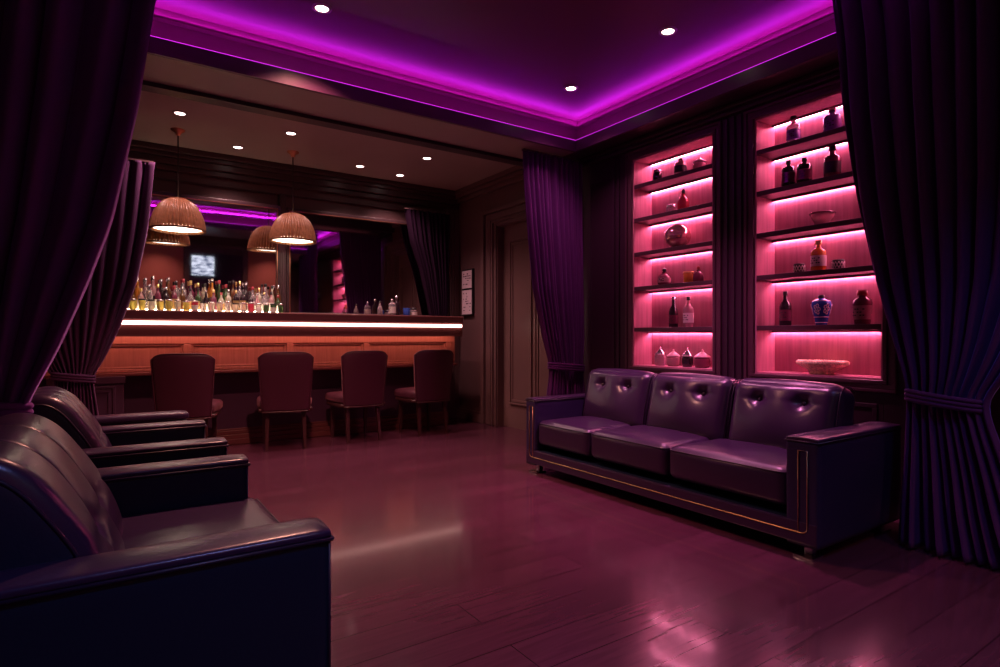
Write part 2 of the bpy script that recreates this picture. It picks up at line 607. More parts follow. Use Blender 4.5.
# ------------------------------------------------------------------ wall behind the camera (seen in the bar mirror)
m = MB()
for (x0, x1) in ((-0.6, 0.34), (0.40, 1.44), (2.78, 3.66)):
    m.box(x0, x1, YF, YF + 0.02, 0.5, 2.60)
struct(m.build('wall_front', M['redpanel'], bevel=0.006))
dr2 = struct(thing('door_2', '', '', (2.1, YF, 0)))
del dr2['label']; del dr2['category']
box(1.56, 2.66, YF, YF + 0.03, 0, 2.45).build('door_leaf', M['velvet_dark'], dr2)
m = MB()
rect_frame_y(m, YF, YF + 0.06, 1.48, 2.74, 0, 2.66, 0.08)
m.build('door_casing', M['trim'], dr2, bevel=0.006)
sn = thing('wall_screen', 'small lit screen on the wall opposite, mirrored above the bar bottles', 'screen', (1.83, YF + 0.03, 1.95))
box(1.585, 2.07, YF + 0.03, YF + 0.06, 1.93, 2.40).build('housing', M['black'], sn, bevel=0.006)
box(1.60, 2.055, YF + 0.06, YF + 0.063, 1.945, 2.385).build('display', M['screen'], sn)

# ------------------------------------------------------------------ display cabinets
SH = [1.140, 1.508, 1.816, 2.123, 2.426]       # undersides
ST = 0.035
def cabinet(nz, label):
    y0, y1, z0, z1 = nz
    c = thing('display_cabinet', label, 'cabinet', (4.09, (y0 + y1) / 2, z0), 'lit display cabinets')
    box(4.20, 4.22, y0, y1, z0, z1).build('back_panel', M['cab'], c)
    m = MB()
    m.box(W - 0.005, 4.20, y0, y0 + 0.014, z0, z1)
    m.box(W - 0.005, 4.20, y1 - 0.014, y1, z0, z1)
    m.box(W - 0.005, 4.20, y0 + 0.014, y1 - 0.014, z0, z0 + 0.012)
    m.box(W - 0.005, 4.20, y0 + 0.014, y1 - 0.014, z1 - 0.012, z1)
    m.build('carcass', M['cab'], c)
    m = MB()
    rect_frame_x(m, W - 0.028, W, y0 - 0.075, y1 + 0.075, z0 - 0.075, z1 + 0.075, 0.022)
    rect_frame_x(m, W - 0.016, W, y0 - 0.053, y1 + 0.053, z0 - 0.053, z1 + 0.053, 0.028)
    rect_frame_x(m, W - 0.024, W, y0 - 0.025, y1 + 0.025, z0 - 0.025, z1 + 0.025, 0.025)
    m.build('face_frame', M['cabdark'], c, bevel=0.004)
    for s in SH:
        box(W - 0.004, 4.20, y0 + 0.014, y1 - 0.014, s, s + ST).build('shelf', M['cabdark'], c, bevel=0.003)
    for s in SH + [z1 - 0.012]:
        box(4.184, 4.197, y0 + 0.016, y1 - 0.016, s - 0.007, s).build('led_strip', M['led_shelf'], c)
        box(4.160, 4.168, y0 + 0.014, y1 - 0.014, s - 0.015, s).build('valance', M['cabdark'], c)
    return c
cabinet(NL, 'lit wall niche of pink shelves nearer the door, holding the round globe vase')
cabinet(NR, 'lit wall niche of pink shelves beside the far right curtain, holding the gold basket')

# ------------------------------------------------------------------ bar
BX0, BX1 = XL + 0.01, 3.58
bar = thing('bar_counter', 'dark red wooden bar counter with a glowing white light line along its edge', 'bar', (1.4, 6.5, 0))
m = MB()
m.box(BX0, BX1, 6.10, 6.86, 1.245, 1.335)
m.build('countertop', M['barwood'], bar, bevel=0.012)
m = MB()
m.box(BX0, BX1 - 0.005, 6.115, 6.86, 1.165, 1.245)
m.build('apron', M['barwood'], bar)
box(BX0 + 0.01, BX1 - 0.02, 6.098, 6.116, 1.203, 1.236).build('led_strip', M['led_bar'], bar)
box(BX0, 3.56, 6.30, 6.86, 0.77, 1.165).build('upper_body', M['barpanel'], bar)
# panel frames
m = MB()
xs = [-0.32, 0.648, 1.596, 2.427, 3.475]
m.box(BX0, 3.56, 6.268, 6.30, 1.025, 1.165)
m.box(BX0, 3.56, 6.275, 6.30, 0.77, 0.80)
for x in xs:
    m.box(x - 0.035, x + 0.035, 6.268, 6.30, 0.80, 1.025)
m.box(3.51, 3.56, 6.268, 6.30, 0.80, 1.025)
for a, b_ in zip(xs, xs[1:]):
    rect_frame_y(m, 6.282, 6.30, a + 0.035, b_ - 0.035, 0.80, 1.025, 0.02)
m.build('panel_frame', M['barpanel'], bar, bevel=0.006)
box(BX0, 3.575, 6.235, 6.86, 0.738, 0.77).build('ledge', M['barwood'], bar, bevel=0.008)
box(BX0, 3.56, 6.47, 6.86, 0.0, 0.738).build('lower_body', M['barlow'], bar)
m = MB()
for (z0, z1, p) in ((0.0, 0.055, 0.05), (0.055, 0.10, 0.036), (0.10, 0.14, 0.022), (0.14, 0.16, 0.012)):
    m.box(BX0, 3.57, 6.47 - p, 6.47, z0, z1)
m.build('skirting', M['barwood'], bar, bevel=0.007)
box(BX0 + 0.02, 3.5, 6.135, 6.165, 1.145, 1.164).build('led_strip', M['led_under'], bar)
box(BX0, BX1 - 0.005, 6.115, 6.128, 1.095, 1.165).build('light_shield', M['barwood'], bar)
m = MB()
m.box(-0.40, 0.14, 6.22, 6.47, 0, 0.738)
rect_frame_y(m, 6.205, 6.22, -0.33, 0.08, 0.16, 0.66, 0.025)
rect_frame_y(m, 6.21, 6.22, -0.30, 0.05, 0.19, 0.63, 0.03)
m.box(-0.41, 0.15, 6.20, 6.47, 0.68, 0.742)
m.build('end_pedestal', M['barlow'], bar, bevel=0.006)

# mirrors --------------------------------------------------------------
def mirror(x0, x1, z0, z1, tilt, label):
    c = thing('bar_mirror', label, 'mirror', ((x0 + x1) / 2, YB - 0.02, z0), 'mirrors behind the bar')
    c.rotation_euler = (tilt, 0, 0)
    def lb(a0, a1, b0, b1, c0, c1):
        # local frame, built upright then leaned by the empty
        cx, cy, cz = c.location
        return (a0, a1, b0, b1, c0, c1)
    m = MB()
    m.box(x0, x1, YB - 0.035, YB - 0.02, z0, z1)
    m.build('glass', M['mirror'], c)
    m = MB()
    rect_frame_y(m, YB - 0.055, YB - 0.018, x0 - 0.04, x1 + 0.04, z0 - 0.03, z1 + 0.045, 0.042)
    m.build('frame', M['trimdark'], c, bevel=0.006)
    m = MB()
    rect_frame_y(m, YB - 0.062, YB - 0.05, x0 - 0.008, x1 + 0.008, z0 - 0.005, z1 + 0.010, 0.009)
    m.build('inner_bead', M['copper'], c)
    return c
mirror(-0.55, 1.60, 1.36, 2.52, 0.033, 'left framed bar mirror behind the rows of bottles')
mirror(1.75, 3.70, 1.36, 2.52, 0.0, 'right framed bar mirror between the bottle rows and the dark corner drape')
m = MB()
m.box(1.632, 1.70, YB - 0.085, YB, 1.335, 2.70)
m.box(1.652, 1.680, YB - 0.098, YB - 0.085, 1.335, 2.70)
struct(m.build('trim_12', M['trimdark'], bevel=0.006))

# ------------------------------------------------------------------ recessed lights
def downlight(x, y, z, label, power, tint=(1.0, 0.56, 0.56), cone=105):
    d = thing('recessed_ceiling_light', label, 'ceiling light', (x, y, z), 'recessed ceiling lights')
    MB().lathe([(0.040, -0.003), (0.044, -0.009), (0.058, -0.007), (0.062, 0.0), (0.062, 0.002)], 28, (x, y, z)).build('trim_ring', M['white_metal'], d)
    MB().lathe([(0, -0.0035), (0.041, -0.0035), (0.041, 0.0)], 24, (x, y, z), smooth=False).build('lens', M['lens'], d)
    l = bpy.data.lights.new('downlight_beam', 'SPOT')
    l.energy = power
    l.color = tint
    l.spot_size = math.radians(cone)
    l.spot_blend = 0.8
    l.shadow_soft_size = 0.035
    o = bpy.data.objects.new('downlight_beam', l)
    COL.objects.link(o)
    o.parent = d
    o.location = (0, 0, -0.02)
    return d
DLT = [((1.152, 3.748), 'recessed ceiling light in the tray, in front of the bar stools near the picture top'),
       ((3.272, 3.779), 'recessed ceiling light in the far corner of the violet tray'),
       ((3.214, 2.699), 'recessed ceiling light in the tray above the black sofa and shelves')]
for (p, lab), (pw, tint, cone) in zip(DLT, ((215, (1.0, 0.40, 0.32), 116), (40, (1.0, 0.34, 0.58), 105), (210, (1.0, 0.25, 0.62), 62))):
    downlight(p[0], p[1], ZT, lab, pw, tint, cone)
DLB = [((0.538, 5.753), 'recessed light in the bar ceiling just in front of the left pendant lamp'),
       ((1.466, 5.73), 'recessed light in the bar ceiling just in front of the right pendant lamp'),
       ((1.126, 6.457), 'recessed light in the bar ceiling midway between the two pendant lamps'),
       ((2.401, 6.405), 'recessed light in the bar ceiling, left one of the trio right of the pendants'),
       ((2.932, 6.495), 'recessed light in the bar ceiling, rear one of the trio nearest the corner drape'),
       ((2.895, 5.711), 'recessed light in the bar ceiling, front one of the trio right of the pendants')]
for (p, lab) in DLB:
    downlight(p[0], p[1], ZB, lab, 38, cone=112)

DLFILL = [((0.60, 0.35), 'added bluish fill light in the ceiling near the camera, left of the doorway opposite'),
       ((2.60, 0.35), 'added bluish fill light in the ceiling near the camera, right end of the wall opposite')]
for (p, lab) in DLFILL:  # bluish fill lights added to tint the chairs and curtains
    downlight(p[0], p[1], ZS, lab, 45 if p[0] < 1 else 22, (0.26, 0.32, 1.0))
for (p, lab) in [((0.95, -0.45), 'added warm fill light over the left red wall panel opposite the bar'),
                 ((3.25, -0.45), 'added warm fill light over the right red wall panel opposite the bar')]:
    downlight(p[0], p[1], ZS, lab, 30, (1.0, 0.52, 0.45))  # warm fill lights added to brighten the red panels

# ------------------------------------------------------------------ pendant lamps
def pendant(x, y, label):
    d = thing('pendant_lamp', label, 'lamp', (x, y, ZB), 'rattan pendant lamps over the bar')
    MB().lathe([(0, -0.055), (0.012, -0.055), (0.02, -0.05), (0.026, -0.03), (0.058, -0.012), (0.062, 0.0)], 28, (x, y, ZB)).build('canopy', M['copper'], d)
    MB().tube([(x, y, ZB - 0.05), (x, y, 2.40)], 0.006, 8).build('cord', M['cord'], d)
    zb = 2.085
    H = 0.305
    prof = []
    for i in range(19):
        t_ = i / 18
        a = t_ * PI / 2
        r = 0.215 * (math.sin(a) ** 0.62 if a > 0 else 0.0)
        r = max(r, 0.016) + 0.012 * t_ ** 3
        prof.append((r, zb + H * (1 - t_ ** 1.55)))
    out = MB().lathe(prof, 352, (x, y, 0), rib=0.05, ribs=44)
    inn = [(r - 0.006, z - 0.003) for r, z in prof]
    o = out.build('shade', M['rattan'], d, solid=0.006)
    m = MB()
    for zz, rr in ((zb + 0.003, 0.229), (zb + 0.012, 0.230)):
        m.tube([(x + rr * math.cos(2 * PI * k / 48), y + rr * math.sin(2 * PI * k / 48), zz) for k in range(48)], 0.0065, 6, True)
    m.build('hoop', M['rattan'], d)
    MB().lathe([(0, zb + 0.022), (0.215, zb + 0.022), (0.215, zb + 0.026), (0, zb + 0.026)], 40, (x, y, 0), smooth=False).build('diffuser', M['pend_glow'], d)
    MB().lathe([(0, zb + 0.10), (0.02, zb + 0.105), (0.034, zb + 0.135), (0.03, zb + 0.165), (0.016, zb + 0.19), (0.016, zb + 0.25), (0, zb + 0.25)], 16, (x, y, 0)).build('bulb', M['pend_bulb'], d)
    return d
M['pend_bulb'] = emission('pendant_bulb', (1.0, 0.55, 0.28), 20.0)
# rattan lets light through
nt = M['rattan'].node_tree
tr = nt.nodes.new('ShaderNodeBsdfTranslucent')
tr.inputs['Color'].default_value = (0.62, 0.27, 0.11, 1)
mx = nt.nodes.new('ShaderNodeMixShader')
mx.inputs[0].default_value = 0.14
outn = nt.nodes['Material Output']
nt.links.new(nt.nodes['Principled BSDF'].outputs[0], mx.inputs[1])
nt.links.new(tr.outputs[0], mx.inputs[2])
nt.links.new(mx.outputs[0], outn.inputs[0])
pendant(0.567, 6.233, 'woven amber pendant lamp hanging left, nearest the left curtains')
pendant(1.635, 6.31, 'woven amber pendant lamp hanging right, in front of the mirror divider')

# ------------------------------------------------------------------ curtains
def interp(rows, z):
    """rows sorted by falling z; smooth interpolation of every column"""
    if z >= rows[0][0]:
        return rows[0][1:]
    for a, b in zip(rows, rows[1:]):
        if a[0] >= z >= b[0]:
            t_ = (a[0] - z) / (a[0] - b[0])
            return tuple(p + (q - p) * t_ for p, q in zip(a[1:], b[1:]))
    return rows[-1][1:]

def drape(label, axis, rows, nf, mt, tie_z=None, seed=1, nv=90, per=9, group='curtains', rail=True, sharp=0.3):
    """rows: (z, left, right, plane offset, fold amplitude); axis 'x' spreads along x at y = offset"""
    R = random.Random(seed)
    zt, zb = rows[0][0], rows[-1][0]
    # resample rows smoothly
    zs = [zt + (zb - zt) * i / nv for i in range(nv + 1)]
    vals = [list(interp(rows, z)) for z in zs]
    for _ in range(3):
        vals = [vals[0]] + [[(vals[i - 1][k] + 2 * vals[i][k] + vals[i + 1][k]) / 4 for k in range(4)] for i in range(1, nv)] + [vals[-1]]
    nu = nf * per
    ph = [R.uniform(-0.9, 0.9) for _ in range(nf + 2)]
    am = [R.uniform(0.55, 1.25) for _ in range(nf + 2)]
    wv = [R.uniform(-0.25, 0.25) for _ in range(nf + 2)]
    vs, fs = [], []
    c0 = ((rows[0][1] + rows[0][2]) / 2, rows[0][3])
    def cell(f, arr):
        i = int(f)
        t_ = f - i
        t_ = t_ * t_ * (3 - 2 * t_)
        return arr[i] * (1 - t_) + arr[min(i + 1, len(arr) - 1)] * t_
    for j, z in enumerate(zs):
        a, b, off, amp = vals[j]
        for i in range(nu + 1):
            t_ = i / nu
            f = t_ * nf
            p = 2 * PI * f + cell(f, ph) + 0.5 * math.sin(z * 1.7 + 3 * cell(f, wv))
            w = math.sin(p) + sharp * math.sin(2 * p + 0.6) + 0.18 * math.sin(0.5 * p + z)
            n = amp * cell(f, am) * w
            s_ = a + (b - a) * (t_ + 0.16 / nf * math.sin(p + 1.2))
            vs.append((s_, off + n, z) if axis == 'x' else (off + n, s_, z))
    for j in range(nv):
        for i in range(nu):
            q = j * (nu + 1) + i
            fs.append((q, q + 1, q + nu + 2, q + nu + 1))
    loc = (c0[0], c0[1], zb) if axis == 'x' else (c0[1], c0[0], zb)
    d = thing('curtain', label, 'curtain', loc, group)
    cl = MB().add(vs, fs, True).build('drape', mt, d, solid=0.004)
    # header tape at the top
    if rail:
        a, b, off, amp = rows[0][1:]
        m = MB()
        if axis == 'x':
            m.box(a, b, off - 0.018, off + 0.018, zt - 0.002, zt + 0.012)
        else:
            m.box(off - 0.018, off + 0.018, a, b, zt - 0.002, zt + 0.012)
        m.build('curtain_track', M['trim'], d)
    if tie_z:
        a, b, off, amp = interp(rows, tie_z)
        m = MB()
        for q in (-0.022, 0.0, 0.022):
            pts = []
            for k in range(40):
                g_ = 2 * PI * k / 40
                u = (a + b) / 2 + ((b - a) / 2 + 0.012) * math.cos(g_)
                v = off + (amp * 1.7 + 0.012) * math.sin(g_)
                zz = tie_z + q - 0.018 * math.cos(g_)
                pts.append((u, v, zz) if axis == 'x' else (v, u, zz))
            m.tube(pts, 0.0125, 8, True)
        m.build('tieback', mt, d)
    return d

# near left drape (hangs between the two armchairs)
drape('huge dark purple curtain hanging at the near left over the armchairs', 'x',
      [(2.83, -1.0, 0.20, 2.70, 0.060), (2.44, -1.0, 0.165, 2.70, 0.060), (1.96, -0.98, 0.098, 2.70, 0.058), (1.53, -0.93, 0.015, 2.70, 0.052),
       (1.29, -0.86, -0.062, 2.70, 0.045), (1.05, -0.74, -0.148, 2.70, 0.036), (0.90, -0.60, -0.215, 2.70, 0.028), (0.82, -0.55, -0.247, 2.70, 0.024),
       (0.74, -0.56, -0.24, 2.70, 0.024), (0.5, -0.64, -0.235, 2.73, 0.028), (0.012, -0.74, -0.23, 2.80, 0.032)],
      9, M['velvet_near'], 0.845, 3, per=14)
# second left drape, at the left end of the bar
drape('dark purple curtain tied back at the left end of the bar, behind the armchairs', 'x',
      [(2.60, -0.97, 0.355, 5.90, 0.032), (2.50, -0.96, 0.343, 5.90, 0.036), (2.02, -0.90, 0.298, 5.90, 0.036), (1.54, -0.78, 0.213, 5.90, 0.034),
       (1.15, -0.60, 0.091, 5.90, 0.03), (0.90, -0.44, -0.010, 5.90, 0.026), (0.76, -0.34, -0.085, 5.90, 0.022),
       (0.62, -0.36, -0.068, 5.90, 0.024), (0.40, -0.42, -0.040, 5.90, 0.030), (0.012, -0.48, -0.01, 5.90, 0.034)],
      13, M['velvet_dark'], 0.76, 5, per=10)
# drape between door and shelves
drape('purple pleated curtain tied back between the door and the lit shelves', 'x',
      [(2.81, 3.185, 3.90, 4.35, 0.030), (2.6, 3.19, 3.90, 4.35, 0.032), (2.17, 3.233, 3.905, 4.35, 0.034), (1.53, 3.314, 3.92, 4.35, 0.034),
       (1.06, 3.43, 3.93, 4.35, 0.030), (0.88, 3.49, 3.92, 4.35, 0.024), (0.815, 3.505, 3.915, 4.35, 0.022), (0.70, 3.50, 3.92, 4.35, 0.024),
       (0.5, 3.47, 3.94, 4.35, 0.030), (0.012, 3.43, 3.95, 4.35, 0.036)],
      14, M['velvet'], 0.80, 9, per=10)
# right drape, beside the right cabinet
drape('tall indigo curtain tied back at the far right beside the sofa', 'y',
      [(3.185, 1.79, 0.62, 3.575, 0.046), (2.8, 1.745, 0.62, 3.575, 0.050), (2.4, 1.72, 0.63, 3.58, 0.052), (1.9, 1.665, 0.66, 3.59, 0.052), (1.40, 1.585, 0.76, 3.63, 0.048),
       (1.05, 1.475, 0.90, 3.60, 0.040), (0.86, 1.412, 1.00, 3.58, 0.032), (0.78, 1.402, 1.055, 3.58, 0.028), (0.68, 1.402, 1.03, 3.57, 0.030),
       (0.45, 1.405, 0.95, 3.55, 0.042), (0.2, 1.41, 0.87, 3.52, 0.055), (0.012, 1.41, 0.80, 3.50, 0.065)],
      11, M['velvet_blue'], 0.77, 12, per=13)
# corner drape against the right mirror
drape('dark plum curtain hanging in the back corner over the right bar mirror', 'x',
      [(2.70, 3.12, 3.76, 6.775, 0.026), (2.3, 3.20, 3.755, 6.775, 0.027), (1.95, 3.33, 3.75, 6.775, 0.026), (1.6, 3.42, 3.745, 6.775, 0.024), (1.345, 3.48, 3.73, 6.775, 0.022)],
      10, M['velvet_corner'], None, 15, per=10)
# drape on the rear wall side, seen only in the mirror
drape('purple curtain at the wall opposite, mirrored right of the bar bottles', 'y',
      [(2.82, 0.45, -0.45, 3.88, 0.035), (0.012, 0.45, -0.45, 3.88, 0.04)], 12, M['velvet'], None, 19, per=9)

# ------------------------------------------------------------------ bar stools
def stool_proto():
    """origin on the floor under the seat centre; faces +y"""
    d = thing('bar_stool', 'wine red upholstered bar chair, leftmost at the bar', 'chair', (0, 0, 0), 'upholstered chairs along the bar')
    # seat
    def fs_(p, u):
        k_ = 1 - 0.10 * (p.y < 0) * abs(p.y) / 0.22
        return Vector((p.x * k_, p.y, p.z + (0.02 * (1 - u[0] ** 2) * (1 - u[1] ** 2) if u[2] > 0 else 0)))
    xform(cushion_mb((0.52, 0.46, 0.10), 0.04, 14, fs_), Matrix.Translation((0, 0.03, 0.445))).build('seat', M['stool'], d)
    # apron frame under the seat
    ap = cushion_mb((0.50, 0.44, 0.045), 0.02, 6)
    xform(ap, Matrix.Translation((0, 0.03, 0.382))).build('seat_frame', M['stoolwood'], d)
    # backrest: curved upholstered shell, wider at the top, runs down to the frame
    nu, nv = 20, 22
    def pt(u, v, side):
        # u -1..1, v 0..1
        hw = 0.215 + 0.040 * v
        # rounded top corners
        x = u * hw
        z = 0.37 + 0.575 * v
        if v > 0.9:
            z -= 0.05 * ((abs(u)) ** 6) * (v - 0.9) / 0.1
        x *= 1 - 0.03 * max(0, (v - 0.9) / 0.1) ** 2
        y = -0.20 - 0.055 * v - 0.01 * v * v + 0.05 * (u * u) * (0.35 + 0.65 * v)
        th = 0.030 * (1 - 0.55 * abs(u) ** 8) * (1 - 0.5 * v ** 10)
        return (x, y + side * th, z)
    vs = [pt(-1 + 2 * i / nu, j / nv, s_) for s_ in (-1, 1) for j in range(nv + 1) for i in range(nu + 1)]
    fs = []
    K = (nu + 1) * (nv + 1)
    for j in range(nv):
        for i in range(nu):
            q = j * (nu + 1) + i
            fs.append((q, q + 1, q + nu + 2, q + nu + 1))
            fs.append((K + q, K + q + nu + 1, K + q + nu + 2, K + q + 1))
    per = [i for i in range(nu + 1)] + [j * (nu + 1) + nu for j in range(1, nv + 1)] + [nv * (nu + 1) + i for i in range(nu - 1, -1, -1)] + [j * (nu + 1) for j in range(nv - 1, 0, -1)]
    for a, b in zip(per, per[1:] + per[:1]):
        fs.append((b, a, K + a, K + b))
    o = MB().add(vs, fs, True).build('backrest', M['stool'], d)
    # piping along the back's outer edge
    pts = [Vector(pt(-1 + 2 * i / nu, j / nv, -1)) + Vector((0, -0.002, 0)) for (i, j) in
           [(0, j) for j in range(nv)] + [(i, nv) for i in range(nu + 1)] + [(nu, j) for j in range(nv - 1, -1, -1)]]
    MB().tube(pts, 0.005, 6).build('piping', M['stool'], o)
    bt = [Vector(pt(-1 + 2 * i / nu, 0, -1)) + Vector((0, -0.004, 0.0)) for i in range(nu + 1)]
    MB().tube(bt, 0.010, 6).build('back_rail', M['stoolwood'], d)
    for (sx, sy, kx, ky) in ((-1, 1, -0.005, 0.0), (1, 1, 0.005, 0.0), (-1, -1, -0.01, -0.055), (1, -1, 0.01, -0.055)):
        x, y = sx * (0.165 if sy < 0 else 0.185), 0.03 + sy * 0.18
        MB().taper((x, y, 0.39), (x + kx, y + ky, 0.0), 0.021, 0.0135).build('leg', M['stoolwood'], d, bevel=0.003)
    return d
SP = [((0.63, 6.02), -16, 'wine red upholstered bar chair nearest the armchairs, leftmost at the bar'),
      ((1.49, 6.05), -11, 'wine red upholstered bar chair second from the left at the bar'),
      ((2.23, 6.05), 2, 'wine red upholstered bar chair third from the left at the bar'),
      ((3.03, 6.05), 4, 'wine red upholstered bar chair nearest the door, rightmost at the bar')]
st0 = stool_proto()
for i, (p, a, lab) in enumerate(SP):
    if i == 0:
        st0.location = (p[0], p[1], 0)
        st0.rotation_euler = (0, 0, math.radians(a))
        st0['label'] = lab
    else:
        dup(st0, (p[0], p[1], 0), math.radians(a), lab)

# ------------------------------------------------------------------ sofa
SX0, SX1 = 2.86, 3.74
SY0, SY1 = 1.485, 3.85
AT = 0.162
sofa = thing('sofa', 'dark purple leather three seat sofa with gold edge line below the lit shelves', 'sofa', ((SX0 + SX1) / 2, (SY0 + SY1) / 2, 0))
m = MB()
m.box(SX0, SX1, SY0 + AT - 0.02, SY1 - AT + 0.02, 0.07, 0.185)
m.build('base', M['navy'], sofa, bevel=0.012)
def arm(y0, y1):
    mb = cushion_mb((SX1 - SX0 + 0.02, y1 - y0, 0.53), 0.010, 14)
    xform(mb, Matrix.Translation(((SX0 + SX1) / 2, (y0 + y1) / 2, 0.325)))
    a = mb.build('arm', M['sofa_side'], sofa)
    # leather pad on top, overhanging slightly, and its welt
    def f(p, u):
        return Vector((p.x, p.y, p.z + (0.006 * (1 - u[1] ** 2) if u[2] > 0 else 0)))
    tp = cushion_mb((SX1 - SX0 + 0.023, y1 - y0 + 0.003, 0.018), 0.008, 14, f)
    xform(tp, Matrix.Translation(((SX0 + SX1) / 2, (y0 + y1) / 2, 0.588))).build('arm_pad', M['leather'], a)
    pts = [(SX0 - 0.013, y0 - 0.002, 0.5785), (SX1, y0 - 0.002, 0.5785), (SX1, y1 + 0.002, 0.5785), (SX0 - 0.013, y1 + 0.002, 0.5785)]
    MB().tube(pts, 0.005, 6, True).build('piping', M['piping'], a)
    return a
arm(SY0, SY0 + AT)
arm(SY1 - 0.12, SY1)
m = MB()
m.box(3.56, SX1 - 0.005, SY0 + AT + 0.08, SY1 - AT - 0.02, 0.10, 0.66)
m.build('back_frame', M['navy'], sofa, bevel=0.02)
cy0, cy1 = SY0 + AT, SY1 - 0.12
cw = (cy1 - cy0) / 3
cwb = cw
seat_y = [cy0, 2.42, 3.12, cy1]
for i in range(3):
    cw = seat_y[i + 1] - seat_y[i]
    yc = (seat_y[i + 1] + seat_y[i]) / 2
    def f(p, u):
        top = u[2] > 0
        dz = 0.022 * (1 - u[0] ** 2) * (1 - u[1] ** 2) if top else 0
        dx = -0.012 * (1 - u[1] ** 2) * (1 - u[2] ** 2) if u[0] < -0.5 else 0
        cr = 0
        if top:
            # soft creases running towards the middle of the seat
            for (cx, cyy, an) in ((0.02, 0.05, 0.5), (0.08, -0.12, -0.4)):
                q = (p.x - cx) * math.sin(an) + (p.y - cyy) * math.cos(an)
                l_ = (p.x - cx) * math.cos(an) - (p.y - cyy) * math.sin(an)
                cr -= 0.006 * math.exp(-(q / 0.010) ** 2) * math.exp(-(l_ / 0.11) ** 2)
        return Vector((p.x + dx, p.y, p.z + dz + cr))
    sc_ = cushion_mb((0.70, cw - 0.012, 0.20), 0.045, 26, f)
    s_ = xform(sc_, Matrix.Translation((SX0 + 0.005 + 0.35, yc, 0.325))).build('seat_cushion', M['leather'], sofa)
    hx, hy = 0.345, (cw - 0.012) / 2 - 0.008
    pts = []
    for (px_, py_) in ((-1, -1), (-1, 1), (1, 1), (1, -1)):
        for k_ in range(7):
            a_ = {(-1, -1): PI, (-1, 1): PI / 2, (1, 1): 0, (1, -1): -PI / 2}[(px_, py_)]
            a_ = {(-1, -1): 1.5 * PI - k_ / 6 * PI / 2, (-1, 1): PI - k_ / 6 * PI / 2, (1, 1): PI / 2 - k_ / 6 * PI / 2, (1, -1): -k_ / 6 * PI / 2}[(px_, py_)]
            pts.append((SX0 + 0.355 + px_ * (hx - 0.04) + 0.045 * math.cos(a_), yc + py_ * (hy - 0.04) + 0.045 * math.sin(a_), 0.402))
    MB().tube(pts, 0.0045, 6, True).build('piping', M['piping'], s_)
    # back cushion: thick, leaning back, two deep buttons
    cw = cwb
    yc = cy0 + (i + 0.5) * cw
    B = ((0.10, 0.14), (0.10, -0.14))       # (height above centre, y)
    def fb(p, u):
        front = u[0] < -0.3
        q = Vector(p)
        puff = (1 - u[1] ** 4) * (1 - u[2] ** 4)
        if front:
            q.x -= 0.05 * (1 - u[1] ** 2) * (1 - abs(u[2]) ** 2.5)
            for (bz, by) in B:
                r2 = (p.y - by) ** 2 + (p.z - bz) ** 2
                q.x += 0.034 * math.exp(-r2 / (2 * 0.026 ** 2)) + 0.022 * math.exp(-r2 / (2 * 0.08 ** 2))
                # pull creases, out of each button
                for an in (0.0, PI, 0.9, -0.9 + PI):
                    dy, dz = p.y - by, p.z - bz
                    l_ = dy * math.cos(an) + dz * math.sin(an)
                    n_ = -dy * math.sin(an) + dz * math.cos(an)
                    if l_ > 0:
                        q.x += 0.009 * math.exp(-(n_ / 0.012) ** 2) * math.exp(-(l_ / 0.07) ** 2)
        if u[2] > 0.3:
            q.z += 0.018 * (1 - u[1] ** 2) * (1 - u[0] ** 2)
        # narrower lower edge towards the seat, wedge
        return q
    bc = cushion_mb((0.235, cw - 0.006, 0.465), 0.075, 44, fb)
    mt_ = Matrix.Translation((3.475, yc, 0.583)) @ Matrix.Rotation(math.radians(13), 4, 'Y')
    bo = xform(bc, mt_).build('back_cushion', M['leather'], sofa)
    for (bz, by) in B:
        c_ = mt_ @ Vector((-0.1175 - 0.043 + 0.060, by, bz))
        MB().lathe([(0, -0.006), (0.010, -0.005), (0.014, 0.0), (0.010, 0.005), (0, 0.006)], 14, (0, 0, 0)).build('button', M['leather'], bo)
        bb = bo.children[-1]
        bb.data.transform(Matrix.Translation(c_ - Vector(sofa.location)) @ Matrix.Rotation(math.radians(13 + 90), 4, 'Y') @ Matrix.Translation(Vector(sofa.location)))
    # welt round the cushion's side edge
    for sg in (-1, 1):
        pts = []
        for (u_, w_) in ((-0.075, -0.20), (-0.085, 0.0), (-0.085, 0.12), (-0.075, 0.185), (-0.04, 0.222), (0.03, 0.23), (0.085, 0.21)):
            pts.append(mt_ @ Vector((u_ - 0.012, sg * (cw / 2 - 0.012), w_)))
        MB().tube(pts, 0.0045, 6).build('piping', M['piping'], bo)
# gold line inlaid round the front
m = MB()
xg = SX0 - 0.0145
ya, yb_ = SY0 + 0.052, SY1 - 0.052
def gold(pts):
    m.tube([(xg + 0.001, y, z) for y, z in pts], 0.0032, 6)
rc = 0.03
arc = [(ya + rc - rc * math.sin(t_ * PI / 2 / 6), 0.128 + rc - rc * math.cos(t_ * PI / 2 / 6)) for t_ in range(7)]
arc2 = [(yb_ - rc + rc * math.sin(t_ * PI / 2 / 6), 0.128 + rc - rc * math.cos(t_ * PI / 2 / 6)) for t_ in range(7)]
gold([(ya + 0.045, 0.134), (ya + 0.045, 0.535), (ya, 0.535)] + list(reversed(arc)) + arc2 + [(yb_, 0.535), (yb_ - 0.045, 0.535), (yb_ - 0.045, 0.134)])
m.build('gold_line', M['gold'], sofa)
